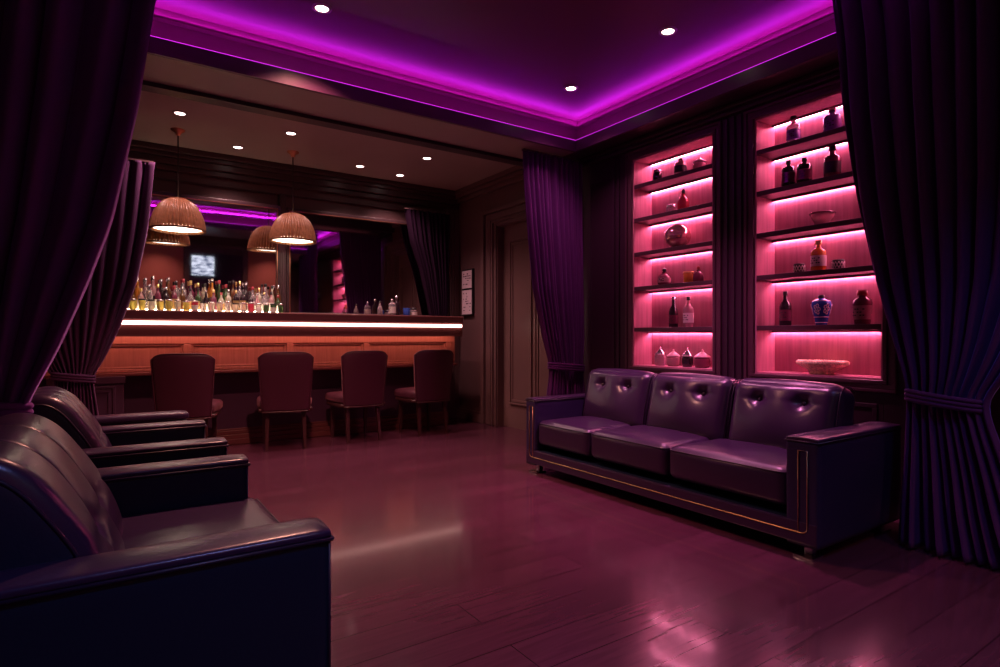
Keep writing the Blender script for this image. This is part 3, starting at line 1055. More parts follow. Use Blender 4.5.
# front fascia that carries it
m = MB()
m.box(SX0 - 0.0125, SX0 + 0.02, SY0 + 0.004, SY1 - 0.004, 0.075, 0.183)
m.build('front_rail', M['leather'], sofa, bevel=0.006)
for (x, y) in ((SX0 + 0.07, SY0 + 0.08), (SX0 + 0.07, SY1 - 0.08), (SX1 - 0.07, SY0 + 0.08), (SX1 - 0.07, SY1 - 0.08)):
    m = MB()
    m.box(x - 0.07, x + 0.03, y - 0.05, y + 0.05, 0.0, 0.012)
    m.box(x - 0.02, x + 0.02, y - 0.02, y + 0.02, 0.012, 0.08)
    m.build('foot', M['chrome'], sofa, bevel=0.003)

# ------------------------------------------------------------------ armchairs (face +x)
AX0, AX1 = -0.42, 0.48
def armchair(y0, y1, label):
    d = thing('armchair', label, 'armchair', (0.03, (y0 + y1) / 2, 0), 'leather armchairs on the left')
    A = 0.135
    for (a, b) in ((y0, y0 + A), (y1 - A, y1)):
        mb = cushion_mb((AX1 - AX0, b - a, 0.55), 0.010, 14)
        ao = xform(mb, Matrix.Translation(((AX0 + AX1) / 2, (a + b) / 2, 0.315))).build('arm', M['navy'], d)
        def f(p, u):
            return Vector((p.x, p.y, p.z + (0.006 * (1 - u[1] ** 2) if u[2] > 0 else 0)))
        tp = cushion_mb((AX1 - AX0 + 0.004, b - a + 0.003, 0.022), 0.009, 14, f)
        xform(tp, Matrix.Translation(((AX0 + AX1) / 2, (a + b) / 2, 0.593))).build('arm_pad', M['leather'], ao)
        m = MB()
        e_ = 0.002
        m.tube([(AX0, a - e_, 0.581), (AX1 + 0.004, a - e_, 0.581), (AX1 + 0.004, a, 0.581), (AX1 + 0.004, b, 0.581), (AX1 + 0.004, b + e_, 0.581), (AX0, b + e_, 0.581)], 0.0055, 6)
        m.tube([(AX1 - 0.004, a + 0.003, 0.575), (AX1 - 0.004, a + 0.003, 0.06)], 0.0045, 6)
        m.tube([(AX1 - 0.004, b - 0.003, 0.575), (AX1 - 0.004, b - 0.003, 0.06)], 0.0045, 6)
        m.build('piping', M['piping'], ao)
    i0, i1 = y0 + A, y1 - A
    m = MB()
    m.box(AX0 + 0.05, AX1 - 0.01, i0, i1, 0.06, 0.285)
    m.build('base', M['navy'], d, bevel=0.01)
    w = i1 - i0
    def f(p, u):
        dz = 0.02 * (1 - u[0] ** 2) * (1 - u[1] ** 2) if u[2] > 0 else 0
        if u[2] > 0:
            for (cx, cyy, an) in ((-0.05, -0.1, 0.9), (0.05, 0.12, 0.3)):
                q = (p.x - cx) * math.sin(an) + (p.y - cyy) * math.cos(an)
                l_ = (p.x - cx) * math.cos(an) - (p.y - cyy) * math.sin(an)
                dz -= 0.005 * math.exp(-(q / 0.010) ** 2) * math.exp(-(l_ / 0.1) ** 2)
        return Vector((p.x, p.y, p.z + dz))
    sx0, sx1 = -0.06, AX1 + 0.035
    sb = xform(cushion_mb((sx1 - sx0, w - 0.01, 0.18), 0.035, 22, f), Matrix.Translation(((sx0 + sx1) / 2, (i0 + i1) / 2, 0.362))).build('seat_cushion', M['leather'], d)
    m = MB()
    m.tube([(sx1 - 0.008, i0 + 0.02, 0.441), (sx1 - 0.008, i1 - 0.02, 0.441)], 0.005, 6)
    m.tube([(sx0 + 0.05, i1 - 0.012, 0.442), (sx1 - 0.02, i1 - 0.012, 0.442)], 0.005, 6)
    m.build('piping', M['piping'], sb)
    # back: closed profile in x-z swept along y with seams and buttons
    prof = [(0.055, 0.335), (0.052, 0.40), (0.040, 0.47), (0.020, 0.53), (-0.010, 0.60), (-0.045, 0.665), (-0.080, 0.72), (-0.115, 0.770),
            (-0.150, 0.807), (-0.190, 0.832), (-0.235, 0.842), (-0.280, 0.833), (-0.320, 0.810), (-0.350, 0.775), (-0.375, 0.72), (-0.395, 0.64),
            (-0.408, 0.54), (-0.415, 0.42), (-0.418, 0.25), (-0.418, 0.10), (-0.20, 0.10), (-0.02, 0.20)]
    # refine profile
    P = []
    n = len(prof)
    for i in range(n):
        p0, p1, p2, p3 = (Vector(prof[(i + k_) % n]) for k_ in (-1, 0, 1, 2))
        for s_ in range(4):
            t_ = s_ / 4
            P.append(0.5 * ((2 * p1) + (-p0 + p2) * t_ + (2 * p0 - 5 * p1 + 4 * p2 - p3) * t_ ** 2 + (-p0 + 3 * p1 - 3 * p2 + p3) * t_ ** 3))
    NP = len(P)
    nrm = []
    for i in range(NP):
        tq = P[(i + 1) % NP] - P[i - 1]
        nv_ = Vector((tq.y, -tq.x))
        nv_.normalize()
        nrm.append(nv_)
    cen = sum(P, Vector((0, 0))) / NP
    if (P[0] - cen).dot(nrm[0]) < 0:
        nrm = [-q for q in nrm]
    ny = 170
    seams = [0.30, 0.64]
    vs, fs = [], []
    bpos = [(0.30, 16), (0.64, 16)]
    for j in range(ny + 1):
        v = j / ny
        edge = min(v, 1 - v) * w
        rr = 0.035
        shr = 0.0 if edge >= rr else rr - math.sqrt(max(0, rr * rr - (rr - edge) ** 2))
        y = i0 + 0.004 + v * (w - 0.008)
        for i in range(NP):
            disp = -shr
            fac = 1.0 if i < 52 else 0.0
            bnds = [0.0] + seams + [1.0]
            for a, b in zip(bnds, bnds[1:]):
                if a <= v <= b:
                    q = (v - a) / (b - a) * 2 - 1
                    disp += fac * 0.008 * (1 - q ** 4)
            for s_ in seams:
                disp -= fac * 0.008 * math.exp(-((v - s_) * w / 0.0045) ** 2)
            for (bv, bi) in bpos:
                dd = ((v - bv) * w) ** 2 + (P[i] - P[bi]).length_squared
                if fac:
                    disp -= 0.034 * math.exp(-dd / (2 * 0.026 ** 2)) + 0.010 * math.exp(-dd / (2 * 0.07 ** 2))
            if fac:   # cross crease from button to button
                dl = abs(i - 16)
                disp -= 0.007 * math.exp(-(dl / 0.9) ** 2)
            p = P[i] + nrm[i] * disp
            vs.append((p.x, y, p.y))
    for j in range(ny):
        for i in range(NP):
            i2 = (i + 1) % NP
            fs.append((j * NP + i, j * NP + i2, (j + 1) * NP + i2, (j + 1) * NP + i))
    bk = MB().add(vs, fs, True).build('backrest', M['leather'], d)
    # dark side panels of the back
    for (j, yy) in ((0, i0 + 0.004), (ny, i1 - 0.004)):
        side = [vs[j * NP + i] for i in range(NP)]
        cx = sum(p[0] for p in side) / NP
        cz = sum(p[2] for p in side) / NP
        sg = -1 if j == 0 else 1
        mb = MB()
        N2 = NP
        ring = [(p[0], p[1], p[2]) for p in side]
        mid = [((p[0] - cx) * 0.85 + cx, p[1] + sg * 0.008, (p[2] - cz) * 0.9 + cz) for p in side]
        vv = ring + mid + [(cx, yy + sg * 0.010, cz)]
        ff = []
        for i in range(N2):
            i2 = (i + 1) % N2
            ff.append((i, i2, N2 + i2, N2 + i))
            ff.append((N2 + i, N2 + i2, 2 * N2))
        mb.add(vv, ff, True).build('side_panel', M['navy'], bk)
        MB().tube([ring[i] for i in range(0, 64)], 0.0055, 6).build('piping', M['piping'], bk)
    for (bv, bi) in bpos:
        p = P[bi] + nrm[bi] * (-0.030)
        MB().lathe([(0, -0.008), (0.010, -0.005), (0.013, 0), (0.010, 0.005), (0, 0.008)], 12, (p.x, i0 + bv * w, p.y)).build('button', M['leather'], bk)
    for (x, y) in ((AX0 + 0.06, y0 + 0.07), (AX0 + 0.06, y1 - 0.07), (AX1 - 0.06, y0 + 0.07), (AX1 - 0.06, y1 - 0.07)):
        MB().taper((x, y, 0.06), (x, y, 0.0), 0.025, 0.018).build('foot', M['black'], d)
    return d
armchair(1.486, 2.665, 'large dark leather armchair nearest the camera at the lower left')
armchair(3.02, 3.885, 'smaller dark leather armchair half hidden behind the nearest one')
# low bench past the second armchair
bn = thing('bench', 'low dark leather bench past the second armchair, only its padded top showing', 'bench', (0.05, 4.35, 0))
xform(cushion_mb((0.80, 0.14, 0.50), 0.02, 12), Matrix.Translation((0.05, 4.36, 0.31))).build('base', M['navy'], bn)
xform(cushion_mb((0.81, 0.15, 0.05), 0.02, 12), Matrix.Translation((0.05, 4.36, 0.582))).build('top_pad', M['leather'], bn)
for x in (-0.28, 0.38):
    MB().taper((x, 4.36, 0.06), (x, 4.36, 0), 0.025, 0.018).build('foot', M['black'], bn)

# ------------------------------------------------------------------ wall print by the door
pl = thing('wall_plaque', 'narrow pale framed notice on the wall between the bar and the door', 'sign', (W - 0.02, 6.61, 1.38))
box(W - 0.035, W, 6.475, 6.745, 1.37, 1.975).build('frame', M['black'], pl, bevel=0.004)
for (z0, z1) in ((1.385, 1.70), (1.725, 1.955)):
    po = box(W - 0.040, W - 0.035, 6.49, 6.73, z0, z1).build('print', M['paper'], pl)
    m = MB()
    R2 = random.Random(int(z0 * 100))
    z = z1 - 0.035
    while z > z0 + 0.03:
        y = 6.70
        while y > 6.53:
            l_ = R2.uniform(0.012, 0.05)
            if R2.random() < 0.55:
                m.box(W - 0.0415, W - 0.040, max(6.505, y - l_), y, z - R2.uniform(0.006, 0.016), z)
            y -= l_ + 0.014
        z -= R2.choice((0.03, 0.045))
    m.build('printing', M['ink'], po)

# ------------------------------------------------------------------ bottles, jars and bowls
def glassmat(name, col, trans=0.35, rough=0.08):
    return mat(name, col, rough, spec=0.6, trans=trans, coat=0.3)
G = {
    'clear': glassmat('clear_glass', (0.80, 0.70, 0.74), 0.75),
    'dark': glassmat('dark_glass', (0.035, 0.018, 0.025), 0.1),
    'green': glassmat('green_glass', (0.07, 0.12, 0.05), 0.35),
    'brown': glassmat('brown_glass', (0.18, 0.07, 0.03), 0.35),
    'amber': glassmat('amber_liquor', (0.75, 0.30, 0.06), 0.4),
    'red': glassmat('red_glass', (0.60, 0.05, 0.09), 0.4),
    'rose': glassmat('rose_glass', (0.70, 0.35, 0.40), 0.45),
    'maroon': glassmat('maroon_glass', (0.20, 0.04, 0.08), 0.15),
    'purple': glassmat('purple_glass', (0.22, 0.12, 0.42), 0.3),
    'blue': glassmat('blue_ceramic', (0.04, 0.09, 0.42), 0.0, 0.2),
    'yellow': glassmat('yellow_liquor', (0.85, 0.72, 0.18), 0.45),
    'pale': glassmat('pale_liquor', (0.90, 0.80, 0.66), 0.55),
    'pinkc': glassmat('pink_ceramic', (0.62, 0.36, 0.42), 0.0, 0.3),
    'cream': mat('cream_label', (0.72, 0.62, 0.58), 0.55),
    'capblack': mat('black_cap', (0.02, 0.012, 0.016), 0.35),
    'capred': mat('red_cap', (0.35, 0.03, 0.05), 0.35),
    'capsilver': mat('silver_cap', (0.70, 0.62, 0.64), 0.25, metal=0.9),
    'capgold': mat('gold_cap', (0.75, 0.5, 0.22), 0.3, metal=0.9),
}
PROF = {
    # (r, z) normalised to half width 1 and height 1; cap part, label range
    'wine': ([(0, 0), (0.92, 0), (1, 0.02), (1, 0.56), (0.92, 0.64), (0.5, 0.72), (0.36, 0.78), (0.34, 0.9), (0.34, 0.93), (0, 0.93)], [(0.38, 0.88), (0.40, 0.89), (0.40, 1.0), (0, 1.0)], (0.14, 0.46)),
    'spirit': ([(0, 0), (0.92, 0), (1, 0.02), (1, 0.60), (0.9, 0.67), (0.42, 0.74), (0.34, 0.78), (0.34, 0.90), (0, 0.90)], [(0.40, 0.86), (0.44, 0.87), (0.44, 1.0), (0, 1.0)], (0.16, 0.50)),
    'tall': ([(0, 0), (0.9, 0), (1, 0.02), (0.96, 0.50), (0.75, 0.62), (0.42, 0.72), (0.36, 0.80), (0.36, 0.93), (0, 0.93)], [(0.42, 0.90), (0.45, 0.905), (0.45, 1.0), (0, 1.0)], (0.12, 0.40)),
    'flask': ([(0, 0), (0.95, 0), (1, 0.02), (1, 0.66), (0.85, 0.75), (0.4, 0.80), (0.28, 0.83), (0.28, 0.90), (0, 0.90)], [(0.34, 0.86), (0.38, 0.87), (0.36, 1.0), (0, 1.0)], (0.18, 0.55)),
    'decanter': ([(0, 0), (0.75, 0), (0.98, 0.10), (1, 0.30), (0.92, 0.48), (0.6, 0.60), (0.34, 0.66), (0.32, 0.74), (0.4, 0.76), (0, 0.76)], [(0, 0.74), (0.2, 0.77), (0.34, 0.86), (0.26, 0.96), (0, 1.0)], (0.15, 0.42)),
    'jar': ([(0, 0), (0.9, 0), (1, 0.04), (1, 0.60), (0.94, 0.68), (0.8, 0.72), (0, 0.72)], [(0.9, 0.70), (0.94, 0.72), (0.94, 0.88), (0.5, 0.95), (0.2, 0.97), (0.18, 1.0), (0, 1.0)], (0.15, 0.5)),
    'pointed': ([(0, 0), (0.8, 0), (1, 0.12), (1, 0.40), (0.92, 0.55), (0.7, 0.60), (0, 0.60)], [(1.02, 0.56), (1.0, 0.62), (0.62, 0.74), (0.22, 0.86), (0.12, 0.90), (0.16, 0.96), (0, 1.0)], (0.12, 0.4)),
    'vase': ([(0, 0), (0.55, 0), (0.58, 0.04), (0.78, 0.35), (1, 0.66), (0.94, 0.78), (0.6, 0.85), (0.34, 0.87), (0.34, 0.93), (0, 0.93)], [(0.36, 0.90), (0.38, 0.91), (0.30, 1.0), (0, 1.0)], None),
    'jug': ([(0, 0), (0.78, 0), (0.82, 0.03), (0.92, 0.40), (1, 0.62), (0.9, 0.72), (0.5, 0.79), (0.42, 0.82), (0.42, 0.88), (0, 0.88)], [(0.56, 0.85), (0.58, 0.86), (0.52, 1.0), (0, 1.0)], (0.14, 0.55)),
    'tumbler': ([(0, 0), (0.86, 0), (0.9, 0.03), (1, 0.86), (0.96, 0.88), (0, 0.88)], [(1.02, 0.86), (1.02, 1.0), (0, 1.0)], (0.2, 0.62)),
}
def bottle(name, kind, loc, w, h, body, cap, label, cat, group, band=None, n=20, sy=1.0, bodyname='glass_body', capname='cap'):
    p, c, lb = PROF[kind]
    r = w / 2
    d = thing(name, label, cat, loc, group)
    o = MB().lathe([(a * r, b * h) for a, b in p], n, loc, 1.0, sy).build(bodyname, G[body], d)
    MB().lathe([(0, c[0][1] * h)] * (c[0][0] > 0) + [(a * r, b * h) for a, b in c], n, loc, 1.0, sy).build(capname, G[cap], d)
    if band and lb:
        rr = [(q[0]) for q in p]
        def rad(t_):
            for (a0, b0), (a1, b1) in zip(p, p[1:]):
                if b0 <= t_ <= b1 and b1 > b0:
                    return a0 + (a1 - a0) * (t_ - b0) / (b1 - b0)
            return 1.0
        pts = [((rad(lb[0] + (lb[1] - lb[0]) * k_ / 4) * 1.012) * r, (lb[0] + (lb[1] - lb[0]) * k_ / 4) * h) for k_ in range(5)]
        lo = MB().lathe(pts, n, loc, 1.0, sy).build('paper_label', G[band], d)
        m = MB()
        if w > 0.06:
            # a few printed lines on the label
            rl = 1.03 * r
            for q in range(3):
                z0_ = (lb[0] + (lb[1] - lb[0]) * (0.25 + 0.22 * q)) * h
                for a_ in range(5):
                    if (a_ + q) % 3 == 2:
                        continue
                    g0 = PI + (a_ - 2.5) * 0.28
                    pa = [(loc[0] + rl * math.cos(g0 + e_), loc[1] + rl * sy * math.sin(g0 + e_)) for e_ in (0, 0.2)]
                    zz = loc[2] + z0_
                    m.add([(pa[0][0], pa[0][1], zz), (pa[1][0], pa[1][1], zz), (pa[1][0], pa[1][1], zz + 0.008), (pa[0][0], pa[0][1], zz + 0.008)], [(0, 1, 2, 3)])
            m.build('printing', G['capblack'], lo)
    return d

XS = 4.075
F = {1: 0.839, 2: SH[0] + ST + 0.001, 3: SH[1] + ST + 0.001, 4: SH[2] + ST + 0.001, 5: SH[3] + ST + 0.001, 6: SH[4] + ST + 0.001}
gL, gR = 'ornaments in the left lit cabinet', 'ornaments in the right lit cabinet'
def shelfitem(name, kind, row, y, w, h, body, cap, lab, cat, grp, band=None, **kw):
    return bottle(name, kind, (XS, y, F[row]), w, h, body, cap, lab, cat, grp, band, 28, **kw)
# left cabinet
shelfitem('lidded_jar', 'jar', 6, 3.54, 0.080, 0.125, 'dark', 'capsilver', 'small dark jar at the left end of the left niche top shelf', 'jar', gL)
shelfitem('flask', 'flask', 6, 3.289, 0.105, 0.155, 'rose', 'capblack', 'rose and black flask in the middle of the left niche top shelf', 'bottle', gL, 'capblack')
shelfitem('lidded_jar', 'pointed', 6, 3.096, 0.105, 0.125, 'rose', 'pinkc', 'pink jar with domed lid at the right end of the left niche top shelf', 'jar', gL)
shelfitem('lidded_jar', 'jar', 5, 3.385, 0.090, 0.085, 'clear', 'capsilver', 'small squat glass pot left of the bright red bottle', 'jar', gL)
shelfitem('liquor_bottle', 'decanter', 5, 3.258, 0.100, 0.195, 'red', 'capblack', 'bright red bottle with dark stopper on the left niche second shelf', 'bottle', gL)
st_ = thing('glass_stopper', 'small glass stopper lying right of the bright red bottle', 'stopper', (XS, 3.146, F[5]), gL)
MB().tube([(XS, 3.175, F[5] + 0.014), (XS, 3.135, F[5] + 0.014)], 0.008, 10).build('stem', G['clear'], st_)
MB().lathe([(0, -0.016), (0.012, -0.012), (0.016, 0), (0.012, 0.012), (0, 0.016)], 16, (XS, 3.122, F[5] + 0.016)).build('knob', G['clear'], st_)
gv = thing('globe_vase', 'round mirrored rose glass globe vase alone on its shelf', 'vase', (XS, 3.321, F[4]), gL)
pr = [(0, 0.0), (0.045, 0.0), (0.05, 0.006)]
for k_ in range(1, 19):
    a_ = -PI / 2 + 0.42 + (PI - 0.80) * k_ / 18
    pr.append((0.113 * math.cos(a_), 0.100 + 0.100 * math.sin(a_)))
MB().lathe(pr + [(0.036, 0.190), (0.034, 0.196)], 36, (XS, 3.321, F[4])).build('glass_body', mat('rose_mirror_glass', (0.75, 0.36, 0.38), 0.1, metal=0.75), gv)
MB().lathe([(0.034, 0.192), (0.044, 0.194), (0.046, 0.200), (0.038, 0.203), (0, 0.200)], 28, (XS, 3.321, F[4])).build('rim', G['pinkc'], gv)
shelfitem('decanter', 'decanter', 3, 3.462, 0.118, 0.155, 'maroon', 'capblack', 'squat dark red decanter at left on the amber jar shelf', 'decanter', gL, 'rose')
shelfitem('lidded_jar', 'tumbler', 3, 3.206, 0.088, 0.098, 'amber', 'capgold', 'amber jar with flat lid in the left niche', 'jar', gL)
shelfitem('decanter', 'decanter', 3, 3.106, 0.088, 0.138, 'maroon', 'capred', 'rounded dark red decanter right beside the amber jar', 'decanter', gL)
shelfitem('liquor_bottle', 'tall', 2, 3.363, 0.080, 0.262, 'dark', 'capsilver', 'slim dark bottle left on the two bottle shelf of the left niche', 'bottle', gL, 'maroon')
shelfitem('liquor_bottle', 'wine', 2, 3.206, 0.086, 0.255, 'rose', 'capblack', 'pale pink labelled bottle right on the two bottle shelf of the left niche', 'bottle', gL, 'cream')
for (y, w, h, b, c_, lab) in ((3.506, 0.104, 0.168, 'clear', 'capsilver', 'silvery lidded jar first from the left on the left niche bottom shelf'),
                              (3.363, 0.112, 0.148, 'rose', 'pinkc', 'rose jar with pale pointed lid second on the left niche bottom shelf'),
                              (3.216, 0.094, 0.160, 'dark', 'capsilver', 'blackish jar with silver lid third on the left niche bottom shelf'),
                              (3.067, 0.132, 0.150, 'maroon', 'pinkc', 'widest jar with pink pointed lid last on the left niche bottom shelf')):
    shelfitem('lidded_jar', 'pointed', 1, y, w, h, b, c_, lab, 'jar', gL)
# right cabinet
shelfitem('liquor_bottle', 'spirit', 6, 2.298, 0.094, 0.205, 'clear', 'capblack', 'pale clear bottle on the right niche top shelf', 'bottle', gR, 'purple')
shelfitem('liquor_bottle', 'spirit', 6, 2.028, 0.112, 0.180, 'purple', 'capsilver', 'violet bottle with silver stopper on the right niche top shelf', 'bottle', gR, 'purple')
shelfitem('flask', 'flask', 5, 2.335, 0.094, 0.200, 'dark', 'capblack', 'black flask at left of the pair on the right niche second shelf', 'bottle', gR, 'maroon')
shelfitem('flask', 'flask', 5, 2.219, 0.100, 0.192, 'dark', 'capblack', 'black flask at right of the pair on the right niche second shelf', 'bottle', gR, 'maroon')
shelfitem('liquor_bottle', 'spirit', 5, 2.028, 0.106, 0.222, 'maroon', 'capblack', 'stout bottle with long neck right of the two black flasks', 'bottle', gR, 'capblack')
bw = thing('bowl', 'low rose glass bowl alone on the right niche third shelf', 'bowl', (XS, 2.094, F[4]), gR)
MB().lathe([(0, 0), (0.05, 0), (0.055, 0.01), (0.048, 0.022), (0.066, 0.05), (0.078, 0.085), (0.072, 0.086), (0.06, 0.052), (0.04, 0.03), (0, 0.03)], 36, (XS, 2.094, F[4])).build('glass_body', G['rose'], bw)
MB().tube([(XS + 0.077 * math.cos(2 * PI * k_ / 36), 2.094 + 0.077 * math.sin(2 * PI * k_ / 36), F[4] + 0.086) for k_ in range(36)], 0.006, 6, True).build('rim', G['maroon'], bw)
def cup(y, lab):
    d = thing('cup', lab, 'cup', (XS, y, F[3]), gR)
    MB().lathe([(0, 0), (0.032, 0), (0.034, 0.004), (0.037, 0.066), (0.033, 0.068), (0.030, 0.01), (0, 0.01)], 28, (XS, y, F[3])).build('cup_body', G['capblack'], d)
    m = MB()
    for k_ in range(12):
        a_ = 2 * PI * k_ / 12
        for (a0, a1) in ((a_, a_ + 0.52), (a_ + 0.52, a_)):
            m.tube([(XS + 0.0375 * math.cos(a0 + (a1 - a0) * q), y + 0.0375 * math.sin(a0 + (a1 - a0) * q), F[3] + 0.012 + 0.04 * q) for q in (0, 0.5, 1)], 0.0028, 5)
    m.build('lattice', G['cream'], d)
cup(2.255, 'small latticed cup left of the orange liquor bottle')
shelfitem('liquor_bottle', 'spirit', 3, 2.121, 0.098, 0.215, 'amber', 'capgold', 'bright orange liquor bottle between two small cups', 'bottle', gR, 'cream')
cup(1.989, 'small latticed cup right of the orange liquor bottle')
shelfitem('liquor_bottle', 'wine', 2, 2.358, 0.082, 0.245, 'dark', 'capblack', 'slim black bottle left of the blue vase', 'bottle', gR, 'maroon')
bv = shelfitem('vase', 'vase', 2, 2.101, 0.126, 0.205, 'blue', 'capblack', 'blue and white vase bottle in the right niche', 'vase', gR, bodyname='ceramic_body', capname='stopper')
m = MB()
R3 = random.Random(4)
def vr(t_):
    pp = PROF['vase'][0]
    for (a0, b0), (a1, b1) in zip(pp, pp[1:]):
        if b0 <= t_ <= b1 and b1 > b0:
            return 0.063 * (a0 + (a1 - a0) * (t_ - b0) / (b1 - b0))
    return 0.03
for sgn in range(6):
    ac = 2 * PI * sgn / 6
    for lobe in range(5):
        pts = []
        for q in range(9):
            g_ = q / 8 * 2 * PI
            a_ = ac + 0.22 * math.cos(lobe * 1.26) + 0.13 * math.cos(g_)
            t_ = 0.52 + 0.12 * math.sin(lobe * 1.26) + 0.055 * math.sin(g_)
            pts.append((XS + (vr(t_) + 0.001) * math.cos(a_), 2.101 + (vr(t_) + 0.001) * math.sin(a_), F[2] + t_ * 0.205))
        m.tube(pts, 0.0030, 5)
for t_ in (0.08, 0.26, 0.80):
    m.tube([(XS + (vr(t_) + 0.001) * math.cos(2 * PI * q / 30), 2.101 + (vr(t_) + 0.001) * math.sin(2 * PI * q / 30), F[2] + t_ * 0.205) for q in range(30)], 0.0022, 5, True)
m.build('painted_pattern', M['ceramic'], bv)
shelfitem('liquor_bottle', 'jug', 2, 1.839, 0.114, 0.220, 'maroon', 'capred', 'broad maroon labelled bottle right of the blue vase', 'bottle', gR, 'rose')
bk = thing('basket_bowl', 'wide gold woven basket bowl on the right niche bottom shelf', 'basket', (XS - 0.005, 2.094, F[1]), gR)
bx = (XS - 0.005, 2.094, F[1])
SYB = 1.62
MB().lathe([(0, 0), (0.048, 0), (0.052, 0.006), (0.045, 0.016), (0.06, 0.03), (0.09, 0.055), (0.100, 0.068), (0.094, 0.07), (0.08, 0.056), (0.05, 0.034), (0, 0.03)], 60, bx, 1.0, SYB, rib=0.02, ribs=20).build('woven_body', M['basket'], bk)
m = MB()
for q in range(3):
    m.tube([(bx[0] + (0.096 + 0.004 * math.sin(20 * a_ + q * 2.1)) * math.cos(a_), bx[1] + SYB * (0.098 + 0.004 * math.sin(20 * a_ + q * 2.1)) * math.sin(a_), bx[2] + 0.078 + 0.009 * math.cos(20 * a_ + q * 2.1)) for a_ in (2 * PI * k_ / 120 for k_ in range(120))], 0.009, 6, True)
m.build('braided_rim', M['basket'], bk)

# bar-back bottles, left mirror -------------------------------------------------
step = thing('light_strip', 'thin pale light strip along the bar top behind the short jars', 'light strip', (0.9, 6.68, 1.335))
box(0.10, 1.62, 6.665, 6.68, 1.336, 1.352).build('housing', M['barwood'], step)
box(0.10, 1.62, 6.662, 6.668, 1.353, 1.362).build('led_strip', M['led_bottle'], step)
step = thing('light_strip', 'added pale light strip along the bar top against the left mirror behind the tall bottles', 'light strip', (0.9, 6.845, 1.335))  # strip added to backlight the tall bottles
box(0.10, 1.62, 6.84, 6.855, 1.336, 1.346).build('housing', M['barwood'], step)
box(0.10, 1.62, 6.838, 6.850, 1.346, 1.352).build('led_strip', M['led_bottle'], step)
R4 = random.Random(21)
CT = 1.336
ordn = ['first', 'second', 'third', 'fourth', 'fifth', 'sixth', 'seventh', 'eighth', 'ninth', 'tenth', 'eleventh', 'twelfth', 'thirteenth', 'fourteenth',
        'fifteenth', 'sixteenth', 'seventeenth', 'eighteenth', 'nineteenth', 'twentieth', 'twenty first', 'twenty second', 'twenty third', 'twenty fourth']
cname = {'clear': 'clear', 'dark': 'blackish', 'green': 'green', 'brown': 'brown', 'amber': 'amber', 'rose': 'pinkish', 'maroon': 'maroon', 'pale': 'pale', 'yellow': 'yellow', 'red': 'red', 'purple': 'purple'}
NB = 22
kinds = ['wine', 'spirit', 'tall', 'spirit', 'wine', 'flask', 'tall']
for i in range(NB):
    x = 0.20 + (1.60 - 0.20) * i / (NB - 1)
    col_ = R4.choice(['dark', 'clear', 'brown', 'clear', 'maroon', 'green', 'rose', 'pale', 'amber'])
    h_ = 0.365 - 0.055 * i / NB + R4.uniform(-0.03, 0.03)
    bottle('liquor_bottle', R4.choice(kinds), (x, 6.79 + R4.uniform(-0.012, 0.012), CT), R4.uniform(0.055, 0.064), h_, col_, R4.choice(['capsilver', 'capred', 'capsilver', 'capgold', 'capblack']),
           'tall %s bottle, %s from the left in the back row against the bar mirror' % (cname[col_], ordn[i]), 'bottle', 'back row bottles at the bar mirror', R4.choice(['cream', 'cream', 'capblack', None]), 16)
NB2 = 20
for i in range(NB2):
    x = 0.22 + (1.58 - 0.22) * i / (NB2 - 1)
    col_ = R4.choice(['dark', 'clear', 'rose', 'dark', 'green', 'brown', 'pale', 'maroon'])
    h_ = 0.255 - 0.02 * i / NB2 + R4.uniform(-0.03, 0.03)
    bottle('liquor_bottle', R4.choice(kinds), (x, 6.715 + R4.uniform(-0.008, 0.008), CT), R4.uniform(0.056, 0.066), h_, col_, R4.choice(['capsilver', 'capred', 'capsilver', 'capgold', 'capblack']),
           'mid height %s bottle, %s from the left in the middle row on the bar' % (cname[col_], ordn[i]), 'bottle', 'middle row bottles on the bar', R4.choice(['cream', 'cream', 'capgold', None]), 16)
NB3 = 19
for i in range(NB3):
    x = 0.22 + (1.58 - 0.22) * i / (NB3 - 1)
    col_ = ['yellow', 'yellow', 'pale'][i % 3] if i < 7 else (R4.choice(['pale', 'clear', 'pale', 'red']) if i < 15 else R4.choice(['green', 'pale', 'green']))
    bottle('short_jar', 'tumbler', (x, 6.60, CT), R4.uniform(0.058, 0.066), R4.uniform(0.105, 0.125), col_, R4.choice(['capsilver', 'capblack', 'capsilver']),
           'short %s jar, %s from the left in the front row on the bar' % (cname[col_], ordn[i]), 'jar', 'short front row jars on the bar', R4.choice(['cream', None]) if i % 2 else None, 16)
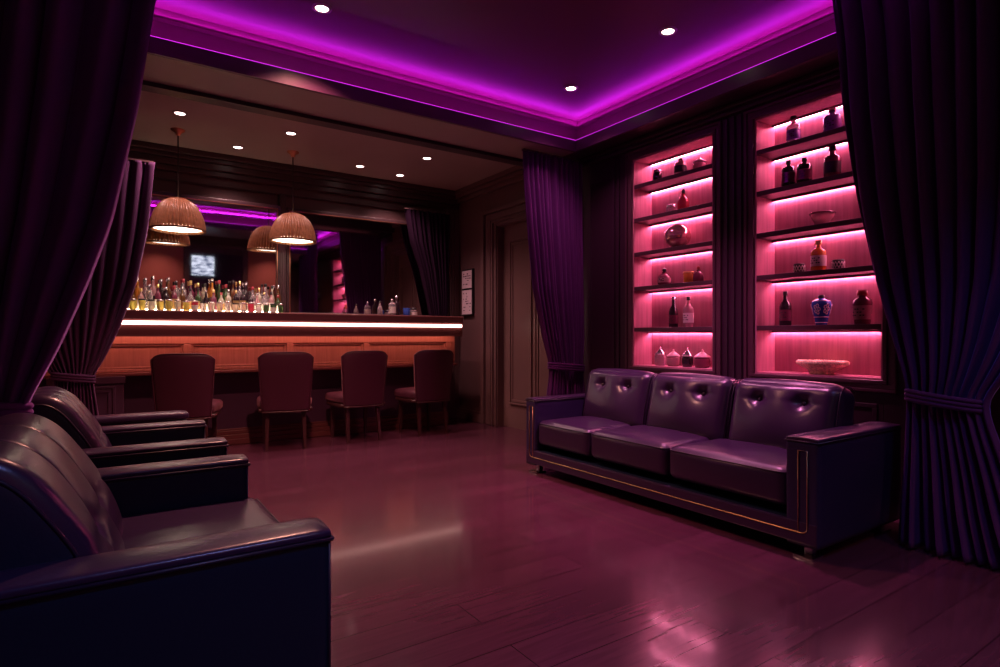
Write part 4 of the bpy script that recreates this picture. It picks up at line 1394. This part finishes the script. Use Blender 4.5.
# right end of the bar
gE = 'bottles at the right end of the bar'
def enditem(name, kind, x, w, h_, b, c_, lab, cat, band=None, y=6.5):
    bottle(name, kind, (x, y, CT), w, h_, b, c_, lab, cat, gE, band, 18)
enditem('liquor_bottle', 'tall', 2.68, 0.062, 0.175, 'clear', 'capblack', 'small clear bottle alone, left of the group at the bar right end', 'bottle')
enditem('liquor_bottle', 'flask', 2.835, 0.085, 0.205, 'clear', 'capsilver', 'white and clear bottle at left of the clustered group by the corner drape', 'bottle', 'cream')
enditem('liquor_bottle', 'spirit', 2.915, 0.080, 0.245, 'dark', 'capsilver', 'taller dark bottle with silver top in the group by the corner drape', 'bottle', y=6.56)
enditem('short_jar', 'tumbler', 3.02, 0.085, 0.10, 'blue', 'blue', 'small blue cup on the bar beside the dark bottle', 'cup')
enditem('short_jar', 'jar', 3.115, 0.085, 0.115, 'clear', 'capblack', 'small white and dark jar at the extreme right of the bar top', 'jar', 'cream')

# white ornament on the right wall behind the camera, seen in the right mirror
wo = thing('wall_lamp', 'small unlit white wall lamp mirrored to the left of the right bar mirror', 'wall lamp', (W, 0.75, 1.95))
MB().lathe([(0, -0.06), (0.05, -0.05), (0.075, 0.0), (0.06, 0.06), (0.02, 0.08), (0, 0.08)], 20, (W - 0.08, 0.75, 2.0), 0.8, 1.3).build('shade', M['ceramic'], wo)
box(W - 0.05, W, 0.71, 0.79, 1.95, 2.05).build('bracket', M['ceramic'], wo, bevel=0.006)

# ------------------------------------------------------------------ camera, world, view
cam = bpy.data.cameras.new('camera')
co = bpy.data.objects.new('camera', cam)
COL.objects.link(co)
co.location = (0, 0, 1.1)
yaw = math.atan2(395, 586)
co.rotation_euler = (PI / 2, 0, -yaw)
cam.sensor_width = 36
cam.lens = 586 / 1000 * 36
cam.shift_y = (336 - 333.5) / 1000
cam.clip_start = 0.02
sc.camera = co
w = bpy.data.worlds.new('world')
sc.world = w
w.use_nodes = True
w.node_tree.nodes['Background'].inputs[0].default_value = (0.02, 0.02, 0.05, 1)
w.node_tree.nodes['Background'].inputs[1].default_value = 0.2
sc.view_settings.view_transform = 'Standard'
sc.view_settings.look = 'None'
sc.view_settings.gamma = 1
sc.view_settings.use_curve_mapping = False
sc.view_settings.exposure = 0.55
